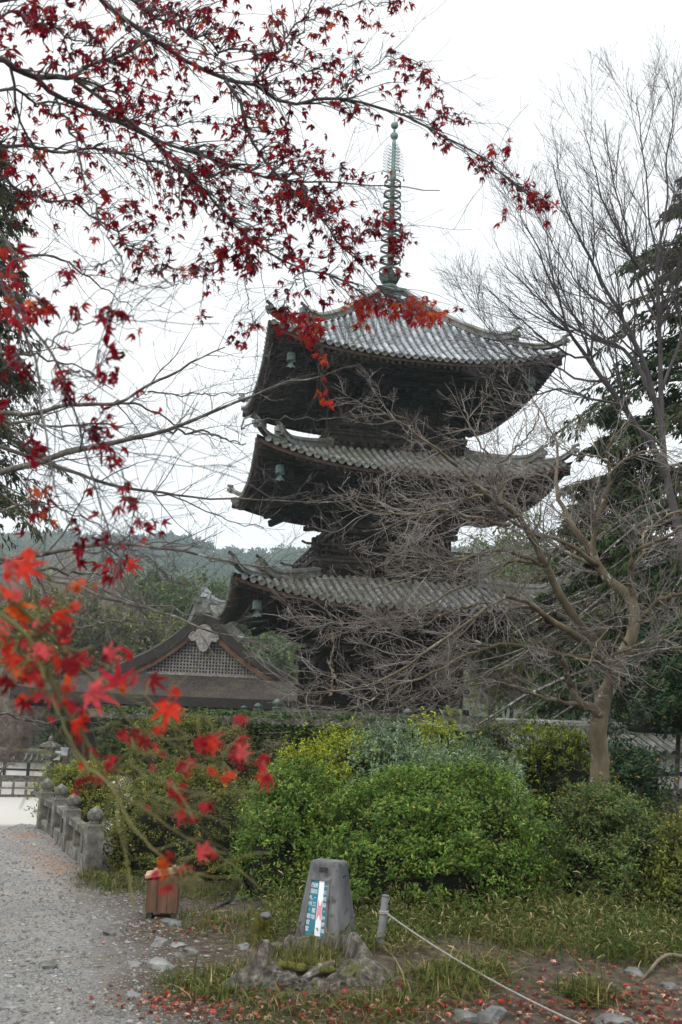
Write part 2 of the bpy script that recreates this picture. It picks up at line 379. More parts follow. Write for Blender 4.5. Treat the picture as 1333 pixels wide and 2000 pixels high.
def roof_parts(r, b, parent, mt, mp, spacing=.285, nseg=13):
    # pan tiles: saw-tooth courses
    mb = MB(); nu = 44; rows = []
    for j in range(nseg):
        q0, q1 = j / nseg, (j + 1) / nseg
        for q, dz in ((q0, .05), (q1, .012)):
            u = np.linspace(-1, 1, nu) * r.w(q); p = r.pt(u, q); p[:, 2] += dz; rows.append(p)
    V = np.array(rows).reshape(-1, 3); idx = np.arange(len(V)).reshape(len(rows), nu)
    mb.add(V, np.stack([idx[:-1, :-1], idx[:-1, 1:], idx[1:, 1:], idx[1:, :-1]], -1).reshape(-1, 4))
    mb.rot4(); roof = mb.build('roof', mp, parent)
    # round cover tiles
    mb = MB(); a = np.linspace(0, PI, 6)
    n = int(r.e / spacing)
    for i in range(-n, n + 1):
        u = (i + .5) * spacing + rng.normal() * .006
        qm = min(1., (r.e - abs(u) - .12) / (r.e - r.t))
        if qm < .03: continue
        k = max(1, int(round(qm * nseg)))
        ring = []
        for j in range(k):
            for q, rad in ((qm * j / k, .092), (qm * (j + 1) / k, .078)):
                p = r.pt(np.array(u), q); p2 = r.pt(np.array(u), q + .02); t = unit(p2 - p)
                nn = unit(np.cross([1, 0, 0], t)); nn = nn if nn[2] > 0 else -nn
                ring.append(p + nn * .035 + rng.normal(size=3) * .004 + rad * (np.cos(a)[:, None] * np.array([1, 0, 0]) + np.sin(a)[:, None] * nn))
        V = np.array(ring).reshape(-1, 3); idx = np.arange(len(V)).reshape(len(ring), 6)
        mb.add(V, np.stack([idx[:-1, :-1], idx[1:, :-1], idx[1:, 1:], idx[:-1, 1:]], -1).reshape(-1, 4))
    mb.rot4(); mb.build('cover_tile_rows', mt, roof, smooth=True)
    Rx = np.array([[1, 0, 0], [0, 0, -1], [0, 1, 0]])
    for k in range(4):
        mb = MB(); a = k * PI / 2; c_, s_ = math.cos(a), math.sin(a); RZ = np.array([[c_, -s_, 0], [s_, c_, 0], [0, 0, 1]])
        for i in range(-n, n + 1):
            u = (i + .5) * spacing
            if abs(u) > r.e - .12: continue
            p = r.pt(np.array(u), 0.)
            mb.lathe([(.03, .0), (.075, .0), (.078, .02), (.105, .025), (.105, -.05)][::-1], p + np.array([0, -.005, .045]), 10, R=Rx)
        mb.v = [v @ RZ.T for v in mb.v]; mb.build('eave_end_tiles', M['tile'], roof)
    # fascia boards under the tile edge
    for nm, mm, dz, h, iny, th in (('eave_board', M['redwood'], -.05, .12, .07, .1), ('eave_fascia', M['wood'], -.19, .12, .2, .12)):
        mb = MB(); u = np.linspace(-r.e + iny + .02, r.e - iny - .02, 41); p = r.pt(u, 0.); p[:, 1] += iny; p[:, 2] += dz
        V = np.concatenate([p + [0, 0, 0], p + [0, 0, -h], p + [0, th, -h], p + [0, th, 0]]); m_ = 41; ii = np.arange(40)
        mb.add(V, [np.stack([ii + k * m_, ii + 1 + k * m_, ii + 1 + ((k + 1) % 4) * m_, ii + ((k + 1) % 4) * m_], -1) for k in range(4)])
        mb.rot4(); mb.build(nm, mm, roof)
    # soffit
    mb = MB(); ys = np.linspace(-r.e + .12, -b, 9); rows = []
    for y in ys:
        u = np.linspace(-1, 1, 31) * abs(y); z = r.under(u, np.full(31, y), b) + .11
        rows.append(np.stack([u, np.full(31, y), z], -1))
    V = np.array(rows).reshape(-1, 3); idx = np.arange(len(V)).reshape(9, 31)
    mb.add(V, np.stack([idx[:-1, :-1], idx[1:, :-1], idx[1:, 1:], idx[:-1, 1:]], -1).reshape(-1, 4))
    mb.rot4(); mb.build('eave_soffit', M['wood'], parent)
    # two tiers of rafters
    mb = MB(); sp = .235; n = int(r.e / sp)
    for i in range(-n, n + 1):
        u = i * sp
        for y0, y1, dz, w_, h_ in ((-r.e + .16, -r.e + 1.75, 0, .095, .12), (-r.e + 1.25, -b - .3, -.13, .11, .14)):
            y1 = min(y1, -abs(u) - .05)
            if y1 - y0 < .12: continue
            p0 = np.array([u, y0, r.under(u, y0, b) + dz + .05]); p1 = np.array([u, y1, r.under(u, y1, b) + dz + .05])
            mb.beam(p0, p1, w_, h_)
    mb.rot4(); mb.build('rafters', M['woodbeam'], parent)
    mb = MB()   # flying-rafter support bar and hip rafters
    for k, (yy, dz) in enumerate(((-r.e + 1.25, -.02), (-b - 1.32, -.3))):
        u = np.linspace(-abs(yy), abs(yy), 25); z = r.under(u, np.full(25, yy), b) + dz
        for i in range(24): mb.beam((u[i], yy, z[i]), (u[i + 1], yy, z[i + 1]), .14, .16)
    for (d0, d1, dz, w_, h_) in ((r.e - .12, r.e - 2., .0, .2, .24), (r.e - 1.35, b, -.2, .22, .26)):
        ds = np.linspace(d0, d1, 6)
        for i in range(5):
            z = [r.under(-d, -d, b) + dz for d in ds[i:i + 2]]
            mb.beam((-ds[i], -ds[i], z[0]), (-ds[i + 1], -ds[i + 1], z[1]), w_, h_)
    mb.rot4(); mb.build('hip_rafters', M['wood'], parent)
    # hip ridges, each a stack of ridge tiles ending in an ogre tile
    for k in range(4):
        a = k * PI / 2; c_, s_ = math.cos(a), math.sin(a); RZ = np.array([[c_, -s_, 0], [s_, c_, 0], [0, 0, 1]])
        mb = MB(); ogs = []; dg = unit(np.array([-1., -1, 0])); sd_ = np.array([.7071, -.7071, 0])
        for q0, q1, h, w_ in ((.30, 1., .34, .13), (.02, .36, .20, .11)):
            qs = np.linspace(q0, q1, 14); C = np.array([r.pt(np.array(-r.w(q) + 1e-4), q) for q in qs])
            C[:, 2] += .05; 
            lift = .26 * np.clip(1 - (qs - q0) / .16, 0, 1) ** 2
            prof = [(-w_, 0), (-w_, h * .3), (-w_ * .8, h * .32), (-w_ * .8, h * .62), (-w_ * 1.1, h * .64), (-w_ * 1.1, h * .74), (-w_ * .7, h * .95), (0, h * 1.1), (w_ * .7, h * .95), (w_ * 1.1, h * .74), (w_ * 1.1, h * .64), (w_ * .8, h * .62), (w_ * .8, h * .32), (w_, h * .3), (w_, 0)]
            V = np.array([[C[i] + sd_ * x + np.array([0, 0, z + lift[i]]) for x, z in prof] for i in range(14)]); m_ = len(prof)
            idx = np.arange(14 * m_).reshape(14, m_)
            mb.add(V.reshape(-1, 3), [np.stack([idx[:-1, :-1], idx[1:, :-1], idx[1:, 1:], idx[:-1, 1:]], -1).reshape(-1, 4), idx[0][None], idx[-1][::-1][None]])
            E_ = C[0] + np.array([0, 0, lift[0]]); 
            out = [(-.2, 0), (-.24, .12), (-.17, .3), (-.2, .42), (-.1, .46), (0, .58), (.1, .46), (.2, .42), (.17, .3), (.24, .12), (.2, 0)]
            sc = .82 if h > .3 else .62
            f0 = np.array([E_ + dg * .03 + sd_ * x * sc + np.array([0, 0, z * sc - .03]) for x, z in out]); f1 = f0 + dg * .11
            m_ = len(out); ii = np.arange(m_); og = MB(); ogs.append(og)
            og.add(np.concatenate([f0, f1]), [ii[::-1][None], (ii + m_)[None], np.stack([ii, (ii + 1) % m_, (ii + 1) % m_ + m_, ii + m_], -1)])
            og.box(E_ + dg * .17 + np.array([0, 0, .2 * sc]), (.2, .2, .2 * sc), np.stack([sd_, dg, [0, 0, 1]], 1))
            p0 = E_ + dg * .02 + np.array([0, 0, .46 * sc]); og.tubes([[p0, p0 + dg * .18 + np.array([0, 0, .03]), p0 + dg * .27 + np.array([0, 0, .05])]], [[.055, .06, .065]], 8)
        for B in [mb] + ogs: B.v = [v @ RZ.T for v in B.v]
        rd = mb.build('hip_ridge', M['tile'], roof)
        for og in ogs: og.build('ogre_tile', M['tile'], roof)
    return roof

def brackets(r, b, zb, ncol, parent):
    """three-stepped bracket sets under the eaves, rails between them, tail rafters"""
    mb = MB(); ztop = r.under(0., -(b + 1.32), b) - .34; st = (ztop - zb) / 3.4
    us = np.linspace(-b, b, ncol)
    def block(u, y, z, s=.26): mb.box((u, y, z), (s, s, s * .62))
    for u in us:
        edge = abs(abs(u) - b) < 1e-6
        block(u, -b, zb + .1, .36)
        for j in range(1, 4):
            z = zb + .2 + st * j; out = .44 * j
            mb.beam((u, -b + .2, z), (u, -b - out - .16, z), .15, st * .55)
            mb.beam((u - .55, -b - out + .44, z), (u + .55, -b - out + .44, z), .14, st * .5)
            for du in (-.46, 0, .46): block(u + du, -b - out + .44, z + st * .42, .21)
            block(u, -b - out, z + st * .42, .21)
        # tail rafter (odaruki)
        z2 = zb + .2 + st * 2.3
        mb.beam((u, -b + .3, z2 + .62), (u, -b - 1.75, z2 - .12), .15, .2)
    for j in range(0, 4):
        z = zb + .2 + st * (j + .78); y = -b - .44 * j
        mb.beam((-b - .44 * j - .25, y, z), (b + .44 * j + .25, y, z), .13, st * .42)
    # corner set on the diagonal
    dg = np.array([-.7071, -.7071, 0.]); c0 = np.array([-b, -b, 0.])
    for j in range(1, 4):
        z = zb + .2 + st * j
        mb.beam(c0 + [0, 0, z], c0 + dg * (.64 * j + .22) + [0, 0, z], .17, st * .55)
        q = c0 + dg * .62 * j; mb.box((q[0], q[1], z + st * .42), (.25, .25, .16))
    for k, (zz, L) in enumerate(((zb + .2 + st * 2.2, 2.75), (zb + .2 + st * 3.2, 3.05))):
        p0 = c0 - dg * .2 + [0, 0, zz + .75]; p1 = c0 + dg * L + [0, 0, zz - .1]
        mb.beam(p0, p1, .2, .26)
    mb.rot4(); mb.build('bracket_sets', M['wood'], parent)

def body(b, z0, z1, parent, first=False):
    z0 -= Z0; z1 -= Z0
    mb = MB(); mb.box((0, 0, (z0 + z1) / 2 + .5), (2 * b - .1, 2 * b - .1, z1 - z0 + 1.0)); core = mb.build('core_wall', M['wood'], parent)
    us = np.linspace(-b, b, 4); rr = .19 if first else .15
    for k in range(4):
        a = k * PI / 2; c_, s_ = math.cos(a), math.sin(a)
        for u in us[:-1]:
            p = (u * c_ + b * s_, u * s_ - b * c_)
            m2 = MB(); m2.lathe([(rr, z0), (rr, z1 - .1), (rr * .9, z1)], (p[0], p[1], 0), 14); m2.build('column', M['wood'], parent, smooth=False)
    mb = MB()
    H = z1 - z0
    for f, h in ((.02, .22), (.36, .16), (.78, .18), (.96, .2)):
        if not first and f == .36: continue
        mb.beam((-b - .35, -b, z0 + H * f + .08), (b + .35, -b, z0 + H * f + .08), .1 + rr * 2, h)
    mb.rot4(); mb.build('tie_beams', M['woodbeam'], parent)
    for k in range(4):
        a = k * PI / 2; c_, s_ = math.cos(a), math.sin(a); RZ = np.array([[c_, -s_, 0], [s_, c_, 0], [0, 0, 1]])
        mb = MB(); w_ = us[1] - us[0]
        for sgn in (-1, 1):
            m3 = MB(); m3.box((sgn * w_ * .21, -b + .01, z0 + H * .42), (w_ * .38, .1, H * .62))
            for zz in (.2, .42, .62): m3.box((sgn * w_ * .21, -b - .05, z0 + H * zz), (w_ * .36, .05, .06))
            m3.v = [v @ RZ.T for v in m3.v]; m3.build('door', M['woodbeam'], parent)
            if first or True:
                m4 = MB(); c0 = sgn * w_
                for i in range(9): m4.box((c0 + (i - 4) * w_ * .075, -b + .0, z0 + H * .58), (w_ * .035, .06, H * .36))
                m4.v = [v @ RZ.T for v in m4.v]; m4.build('lattice_window', M['woodbeam'], parent)

def balcony(hb, z, hbase, zbase, parent):
    z -= Z0; zbase -= Z0
    mb = MB(); mb.box((0, 0, z - .06), (2 * hb, 2 * hb, .1)); mb.box((0, 0, z - .17), (2 * hb - .16, 2 * hb - .16, .12)); fl = mb.build('balcony_floor', M['woodbeam'], parent)
    mb = MB(); hh = z - .26 - zbase
    mb.box((0, 0, zbase + hh / 2 - .3), (2 * hbase, 2 * hbase, hh + .6)); mb.build('balcony_skirt', M['wood'], parent)
    mb = MB()
    n = 5
    for u in np.linspace(-hbase + .35, hbase - .35, n):
        zz = zbase + hh * .34
        mb.box((u, -hbase - .06, zz), (.66, .14, .13)); mb.box((u, -hbase - .05, zz - .13), (.42, .12, .14))
        for du in (-.28, 0, .28): mb.box((u + du, -hbase - .07, zz + .15), (.2, .18, .14))
    mb.beam((-hbase - .3, -hbase - .07, zbase + hh * .34 + .3), (hbase + .3, -hbase - .07, zbase + hh * .34 + .3), .2, .14)
    mb.beam((-hbase - .02, -hbase - .03, zbase + .02), (hbase + .02, -hbase - .03, zbase + .02), .14, .14)
    for u in np.linspace(-hb + .12, hb - .12, 17): mb.beam((u, -hb + .02, z - .28), (u, -hbase, z - .28), .09, .1)
    mb.rot4(); mb.build('balcony_brackets', M['woodbeam'], parent)
    for k in range(4):
        a = k * PI / 2; c_, s_ = math.cos(a), math.sin(a); RZ = np.array([[c_, -s_, 0], [s_, c_, 0], [0, 0, 1]])
        mb = MB(); y = -hb + .1
        for zz, h, ex in ((.08, .1, .04), (.30, .08, .16), (.50, .085, .28)):
            mb.beam((-hb - ex, y, z + zz), (hb + ex, y, z + zz), .08, h)
        for sg in (-1, 1): mb.beam((sg * (hb + .28), y, z + .5), (sg * (hb + .46), y, z + .58), .07, .075)
        for u in np.linspace(-hb + .1, hb - .1, 7): mb.box((u, y, z + .26), (.085, .085, .46))
        mb.v = [v @ RZ.T for v in mb.v]; mb.build('balcony_rail', M['woodbeam'], parent)

R1 = Roof(6.25, 4.98, .78, 2.75, 6.28, .22)
R2 = Roof(5.66, 9.76, .78, 2.6, 11.12, .22)
R3 = Roof(5.45, 13.96, .74, .55, 18.25, .42)
body(2.5, 1.5, 3.75, pagoda, True)
brackets(R1, 2.5, 3.75 - Z0, 4, pagoda)
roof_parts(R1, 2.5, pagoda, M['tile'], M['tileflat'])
body(2.1, 6.85, 8.35, pagoda)
balcony(3.15, 6.9, 2.85, 6.2, pagoda)
brackets(R2, 2.1, 8.35 - Z0, 4, pagoda)
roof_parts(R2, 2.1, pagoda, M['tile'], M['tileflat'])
body(1.8, 11.7, 12.75, pagoda)
balcony(2.65, 11.78, 2.45, 11.05, pagoda)
brackets(R3, 1.8, 12.75 - Z0, 4, pagoda)
roof_parts(R3, 1.8, pagoda, M['tilepale'], M['tileflat'], nseg=17)
mb = MB(); mb.box((0, 0, .12), (7.0, 7.0, .26)); mb.box((0, 0, .0), (7.5, 7.5, .2)); mb.build('stone_base', M['stone'], pagoda)
# spire
sp = empty('spire'); sp.parent = pagoda; sp.location = (0, 0, 0)
z = 18.1 - Z0
mb = MB(); mb.box((0, 0, z + .22), (.98, .98, .46)); mb.box((0, 0, z + .5), (1.2, 1.2, .12)); mb.box((0, 0, z + .03), (1.1, 1.1, .08)); mb.build('dew_basin', M['bronze'], sp)
mb = MB(); mb.lathe([(.44, z + .56), (.42, z + .72), (.3, z + .86), (.12, z + .92)], n=18); mb.build('inverted_bowl', M['darkbronze'], sp, smooth=True)
mb = MB()
for k in range(8):
    a = k * PI / 4; d = np.array([math.cos(a), math.sin(a), 0]); sd_ = np.array([-d[1], d[0], 0])
    rows = [[d * rr_ + sd_ * w_ * t + np.array([0, 0, zz]) for t in (-1, 0, 1)] for rr_, zz, w_ in ((.1, z + .9, .06), (.3, z + .98, .15), (.42, z + 1.2, .16), (.46, z + 1.42, .02))]
    V = np.array(rows).reshape(-1, 3); idx = np.arange(12).reshape(4, 3)
    V = np.concatenate([V, V * [1, 1, 1] - d * .02]); q = np.stack([idx[:-1, :-1], idx[:-1, 1:], idx[1:, 1:], idx[1:, :-1]], -1).reshape(-1, 4)
    mb.add(V, [q, q[:, ::-1] + 12])
mb.build('lotus_petals', M['darkbronze'], sp)
mb = MB(); mb.lathe([(.13, z + .9), (.10, z + 4.6), (.085, z + 6.2), (.04, z + 7.6)], n=12); mb.build('mast', M['darkbronze'], sp, smooth=True)
for i in range(9):
    zz = z + 1.5 + i * .50; rr_ = .455 - .013 * i
    mb = MB(); ta = np.arange(24) * 2 * PI / 24; pr_ = [(rr_ + .01, -.05), (rr_ + .015, 0), (rr_ + .01, .05), (rr_ - .02, .05), (rr_ - .02, -.05)]
    V = np.array([[r_ * math.cos(t_), r_ * math.sin(t_), zz + q_] for r_, q_ in pr_ for t_ in ta]); idx = np.arange(120).reshape(5, 24); i2 = np.roll(idx, -1, 1)
    mb.add(V, np.stack([idx, i2, np.roll(i2, -1, 0), np.roll(idx, -1, 0)], -1).reshape(-1, 4))
    for k in range(8):
        a = k * PI / 4; c_, s_ = math.cos(a), math.sin(a)
        mb.beam((.09 * c_, .09 * s_, zz), (rr_ * c_, rr_ * s_, zz), .016, .025)
        if k % 2 == 0: mb.lathe([(.012, .03), (.03, 0), (.038, -.07), (.042, -.075)], (c_ * (rr_ - .02), s_ * (rr_ - .02), zz - .11), 6)
    mb.build('ring', M['darkbronze'], sp)
mb = MB()
for k in range(4):
    a = k * PI / 2 + .3; c_, s_ = math.cos(a), math.sin(a)
    def q_(x, zz): return (x * c_, x * s_, z + 5.95 + zz)
    hgt = lambda x: 1.42 - 1.0 * (x - .1) ** 2 / .25 + .0
    for x in np.linspace(.14, .52, 6): mb.beam(q_(x, .02), q_(x, hgt(x)), .012, .018)
    for zz in np.linspace(.05, 1.2, 9):
        xm = min(.52, .1 + .5 * math.sqrt(max(0, (1.42 - zz))))
        mb.beam(q_(.12, zz), q_(xm, zz + .03), .012, .016)
        mb.beam(q_(.12, zz), q_(xm, zz + .14), .010, .014)
    mb.beam(q_(.1, 0), q_(.54, 0), .02, .03)
    mb.lathe([(.012, .05), (.035, 0), (.04, -.08)], q_(.54, -.1), 6)
mb.build('water_flame', M['darkbronze'], sp)
mb = MB(); mb.lathe([(.1, z + 5.62), (.15, z + 5.8), (.1, z + 6.2), (.09, z + 7.4), (.06, z + 7.55)], n=12); mb.build('flame_shaft', M['bronze'], sp, smooth=True)
def ball(zz, rr_): return [(max(.02, rr_ * math.sin(t)), zz - rr_ * math.cos(t)) for t in np.linspace(.1, PI - .1, 9)]
mb = MB(); mb.lathe(ball(z + 7.62 + .1, .17), n=16); mb.build('dragon_ball', M['bronze'], sp, smooth=True)
mb = MB(); mb.lathe(ball(z + 8.22, .165) + [(.03, z + 8.5), (.008, z + 8.75)], n=16); mb.lathe([(.05, z + 7.8), (.045, z + 8.1)], n=8); mb.build('sacred_jewel', M['bronze'], sp, smooth=True)

# wind bells hang from the hip rafters
bell_src = None
BELLS = [(R3, 1.8, -1, -1, 'green bronze wind bell under the uppermost roof, hanging at the corner behind the red leaves'),
         (R3, 1.8, -1, 1, 'small dark wind bell just above the tip of the middle roof'),
         (R3, 1.8, 1, -1, 'wind bell under the uppermost roof at the corner crossed by bare grey twigs'),
         (R2, 2.1, -1, -1, 'verdigris wind bell under the middle roof, above the bare branch crossing the dark eaves'),
         (R1, 2.5, -1, -1, 'verdigris wind bell under the lowest roof, beside the gable of the thatched hall')]
for r, b, su, sv, lab in BELLS:
    d = r.e - .95; zz = r.under(-d, -d, b) - .12
    P = pw(su * d, sv * d, Z0 + zz)
    if bell_src is None:
        t = empty('wind_bell'); bell_src = t
        mb = MB(); mb.lathe([(.05, -.30), (.15, -.31), (.2, -.36), (.21, -.5), (.205, -.62), (.24, -.74), (.22, -.74), (.19, -.6), (.02, -.4)], n=14); mb.build('bell_shell', M['bronze'], t, smooth=True)
        mb = MB(); mb.tubes([[(0, 0, 0), (0, 0, -.15), (0, 0, -.32)]], [[.02, .018, .02]], 6); mb.build('hanger', M['darkbronze'], t)
        mb = MB(); o2 = [(-.04, -.78), (-.24, -1.08), (-.1, -1.04), (0, -1.1), (.1, -1.04), (.24, -1.08), (.04, -.78)]
        V = np.array([[x, -.012, z_] for x, z_ in o2] + [[x, .012, z_] for x, z_ in o2]); ii = np.arange(7)
        mb.add(V, [ii[None], (ii[::-1] + 7)[None], np.stack([ii, ii + 7, (ii + 1) % 7 + 7, (ii + 1) % 7], -1)]); mb.tubes([[(0, 0, -.4), (0, 0, -.6), (0, 0, -.8)]], [[.012] * 3], 5)
        mb.build('wind_plate', M['bronze'], t)
    else:
        t = bell_src.copy(); COL.objects.link(t)
        for ch in list(bell_src.children):
            c2 = ch.copy(); COL.objects.link(c2); c2.parent = t
    t.location = P; t.scale = (.72, .72, .72); t.rotation_euler = (0, 0, PSI); tag(t, lab, 'wind bell', 'bronze wind bells under the pagoda eaves')
# ================================================================== HALL, WALLS, TERRACE
hc = at(388, 1370, 53.); HX, HY = hc[0], 53.
HZ = -3.
hall = empty('temple_hall', (HX, HY, 0), PSI, label='low wide hall with cypress bark roof and latticed gable behind the ivy wall', cat='hall')
D_ = 53. / F
def hx(px): return (px - 388) * D_
def hz(y, x=388): return HC - (y - (1353 + .0403 * (x - 300))) * D_ * 1.0
ZE = hz(1366); HW = 8.9; GB = hz(1312); AP = hz(1186)
# profile of the side slope (x >= 0), concave
prof = np.array([(0, AP), (1.2, AP - 1.15), (2.5, AP - 2.15), (3.9, GB + .55), (5.2, GB - .1), (7., ZE + .75), (HW, ZE + .28)])
prof = resample(np.c_[prof, np.zeros(7)], 25)[:, :2]
YF, YG, YB = -4.2, -1.1, 15.
def front_y(x): # front border of the side slope: gable verge above, hip below
    return np.where(x < 5.2, YG, YG - (x - 5.2) / (HW - 5.2) * (YG - YF))
mb = MB()
for sg in (-1, 1):
    x = prof[:, 0]; z_ = prof[:, 1]
    fy = front_y(x); A = np.stack([sg * x, fy, z_], 1)
    B_ = np.stack([sg * x, np.full(len(x), YB), z_], 1)
    mids = [A * (1 - t) + B_ * t for t in (0, .05, .3, .6, 1)]
    mids[0] = mids[0] - np.stack([0 * x, 0 * x, np.where(x < 5.4, .16, 0)], 1)   # rolled verge
    V = np.concatenate(mids); idx = np.arange(len(V)).reshape(5, -1)
    q = np.stack([idx[:-1, :-1], idx[1:, :-1], idx[1:, 1:], idx[:-1, 1:]], -1).reshape(-1, 4)
    mb.add(V, q if sg > 0 else q[:, ::-1])
# front skirt
zs = np.array([[x_, z_] for x_, z_ in prof if x_ >= 5.0]); n = len(zs)
rows = []
for x_, z_ in zs:
    y = YG - (x_ - 5.2) / (HW - 5.2) * (YG - YF) if x_ > 5.2 else YG + (5.2 - x_)
    xs = np.linspace(-x_, x_, 41); up_ = .25 * np.clip(np.abs(xs) / HW, 0, 1) ** 6
    rows.append(np.stack([xs, np.full(41, y), np.full(41, z_) + up_], 1))
V = np.concatenate(rows); idx = np.arange(len(V)).reshape(n, 41)
mb.add(V, np.stack([idx[:-1, :-1], idx[1:, :-1], idx[1:, 1:], idx[:-1, 1:]], -1).reshape(-1, 4))
roof = mb.build('roof', M['bark_roof'], hall, smooth=True)
mb = MB()
xs = np.linspace(-HW, HW, 41); up_ = .25 * np.clip(np.abs(xs) / HW, 0, 1) ** 6
for i in range(40):
    mb.beam((xs[i], YF + .1, ZE + .05 + up_[i]), (xs[i + 1], YF + .1, ZE + .05 + up_[i + 1]), .24, .46)
for sg in (-1, 1): mb.beam((sg * (HW - .1), YF, ZE + .08), (sg * (HW - .1), YB, ZE + .08), .24, .5)
mb.build('eave_edge', M['bark_edge'], roof)
for sg in (-1, 1):
    x = prof[:, 0][prof[:, 0] < 6.6]; z_ = prof[:, 1][:len(x)]
    mb = MB(); P = np.stack([sg * x, np.full(len(x), YG - .02), z_ - .42], 1)
    for i in range(len(x) - 1): mb.beam(P[i], P[i + 1], .34, .46)
    mb.build('verge', M['bark_edge'], roof)
    mb = MB(); k = x < 5.6; x2 = x[k]; P = np.stack([sg * x2, np.full(len(x2), YG + .02), z_[k] - .82], 1)
    for i in range(len(x2) - 1): mb.beam(P[i], P[i + 1], .12, .34)
    mb.build('bargeboard', M['gablewood'], hall)
# gable: dark backing and silvered lattice
ga = lambda x: np.interp(np.abs(x), prof[:, 0], prof[:, 1]) - .95
mb = MB(); V = [[x_, YG + .42, GB - .25] for x_ in np.linspace(-4.4, 4.4, 23)] + [[x_, YG + .42, ga(x_)] for x_ in np.linspace(-4.4, 4.4, 23)]
ii = np.arange(22); mb.add(V, np.stack([ii, ii + 1, ii + 24, ii + 23], -1)); gw = mb.build('gable_backing', M['black'], hall)
mb = MB(); x_ = -4.1
while x_ < 4.15:
    if ga(x_) > GB + .05: mb.box((x_, YG + .3, (GB + ga(x_)) / 2), (.065, .05, ga(x_) - GB))
    x_ += .165
z_ = GB + .02
while z_ < AP - 1.2:
    xm = max([q for q in np.linspace(0, 4.4, 89) if ga(q) > z_], default=0)
    if xm > .1: mb.box((0, YG + .345, z_), (2 * xm, .05, .06))
    z_ += .165
mb.build('gable_lattice', M['palewood'], hall)
mb = MB(); mb.box((0, YG + .28, GB - .08), (9.4, .3, .14)); mb.build('gable_sill', M['palewood'], hall)
# pendant ornament under the apex
o2 = [(0, .05), (.3, -.05), (.42, -.3), (.36, -.55), (.55, -.62), (.66, -.5), (.6, -.35), (.76, -.4), (.8, -.66), (.62, -.86), (.42, -.82), (.34, -.98), (.2, -1.28), (0, -1.4)]
o2 = o2 + [(-a, b) for a, b in o2[-2:0:-1]]
mb = MB(); m_ = len(o2); V = np.array([[a, YG - .16, AP - .95 + b] for a, b in o2] + [[a, YG - .02, AP - .95 + b] for a, b in o2] + [[0, YG - .2, AP - 1.5]]); ii = np.arange(m_)
mb.add(V, [np.stack([ii, (ii + 1) % m_, np.full(m_, 2 * m_)], -1), np.stack([ii, ii + m_, (ii + 1) % m_ + m_, (ii + 1) % m_], -1)])
for sg in (-1, 1):
    t = np.linspace(0, 4.6, 14); mb.tubes([np.stack([sg * (.5 + .2 * np.cos(t) * (1 - t / 6)), np.full(14, YG - .18), AP - 1.5 + .2 * np.sin(t) * (1 - t / 6)], 1)], [np.full(14, .035)], 5)
mb.build('gable_pendant', M['palewood'], hall)
# ridge box with its end ornament
mb = MB(); mb.box((0, 7.1, AP + .15), (.9, 16.2, .62)); mb.box((0, 7.1, AP + .5), (1.15, 16.3, .1)); mb.tubes([[(0, -1.2, AP + .62), (0, 7, AP + .62), (0, 15.2, AP + .62)]], [[.22] * 3], 10); rd = mb.build('ridge', M['tile'], hall)
o3 = [(a * .72, b * .72 - .08) for a, b in [(-.75, -.35), (-.8, .1), (-.95, .3), (-.7, .42), (-.5, .62), (-.45, .95), (-.2, 1.02), (0, 1.2), (.2, 1.02), (.45, .95), (.5, .62), (.7, .42), (.95, .3), (.8, .1), (.75, -.35)]]
mb = MB(); m_ = len(o3); V = np.array([[a, -1.32, AP + b] for a, b in o3] + [[a, -1.05, AP + b] for a, b in o3]); ii = np.arange(m_)
mb.add(V, [ii[None], (ii[::-1] + m_)[None], np.stack([ii, ii + m_, (ii + 1) % m_ + m_, (ii + 1) % m_], -1)])
for sg in (-1, 1): mb.lathe([(.05, -.2), (.16, -.2), (.16, .15), (.05, .15)], (sg * .45, -1.3, AP + .33), 10, R=np.array([[1, 0, 0], [0, 0, -1], [0, 1, 0]]))
mb.build('ridge_end_ornament', M['tile'], hall)
mb = MB(); o4 = [(-.3, .5), (-.27, .7), (0, .95), (.27, .7), (.3, .5)]; V = np.array([[a, -1.4, AP + b] for a, b in o4] + [[a, -1.34, AP + b] for a, b in o4]); ii = np.arange(5)
mb.add(V, [ii[None], np.stack([ii, ii + 5, (ii + 1) % 5 + 5, (ii + 1) % 5], -1)]); mb.build('ridge_end_crest', M['tilepale'], hall)
# descending ridge on the slope by the pagoda
mb = MB(); x = np.linspace(.4, 2.0, 9); z_ = np.interp(x, prof[:, 0], prof[:, 1])
for i in range(8): mb.beam((x[i], YG + .7, z_[i] + .28), (x[i + 1], YG + .7, z_[i + 1] + .28), .5, .5)
mb.build('descending_ridge', M['tile'], roof)
# walls, posts, rafter ends
mb = MB(); mb.box((0, 5.6, (ZE + HZ) / 2 - .6), (11.6, 17., ZE - HZ - .6)); mb.build('wall', M['wood'], hall)
mb = MB(); mb.box((0, 5.6, ZE - .62), (11.7, 17.1, .62)); mb.build('plaster_band', M['plaster'], hall)
mb = MB()
for i in range(36): mb.box(((i - 17.5) * .49, YF + 1.2, ZE - .22), (.13, 2.2, .15))
mb.box((0, YF + .75, ZE - .36), (16.4, .16, .16)); mb.build('rafter_ends', M['wood'], hall)
for i in range(7):
    mb = MB(); mb.box(((i - 3) * 1.9, -2.98, (ZE + HZ) / 2 - .2), (.24, .2, ZE - HZ)); mb.build('post', M['wood'], hall)
mb = MB(); mb.box((0, -3.02, ZE - .98), (11.9, .18, .2)); mb.build('lintel', M['woodbeam'], hall)

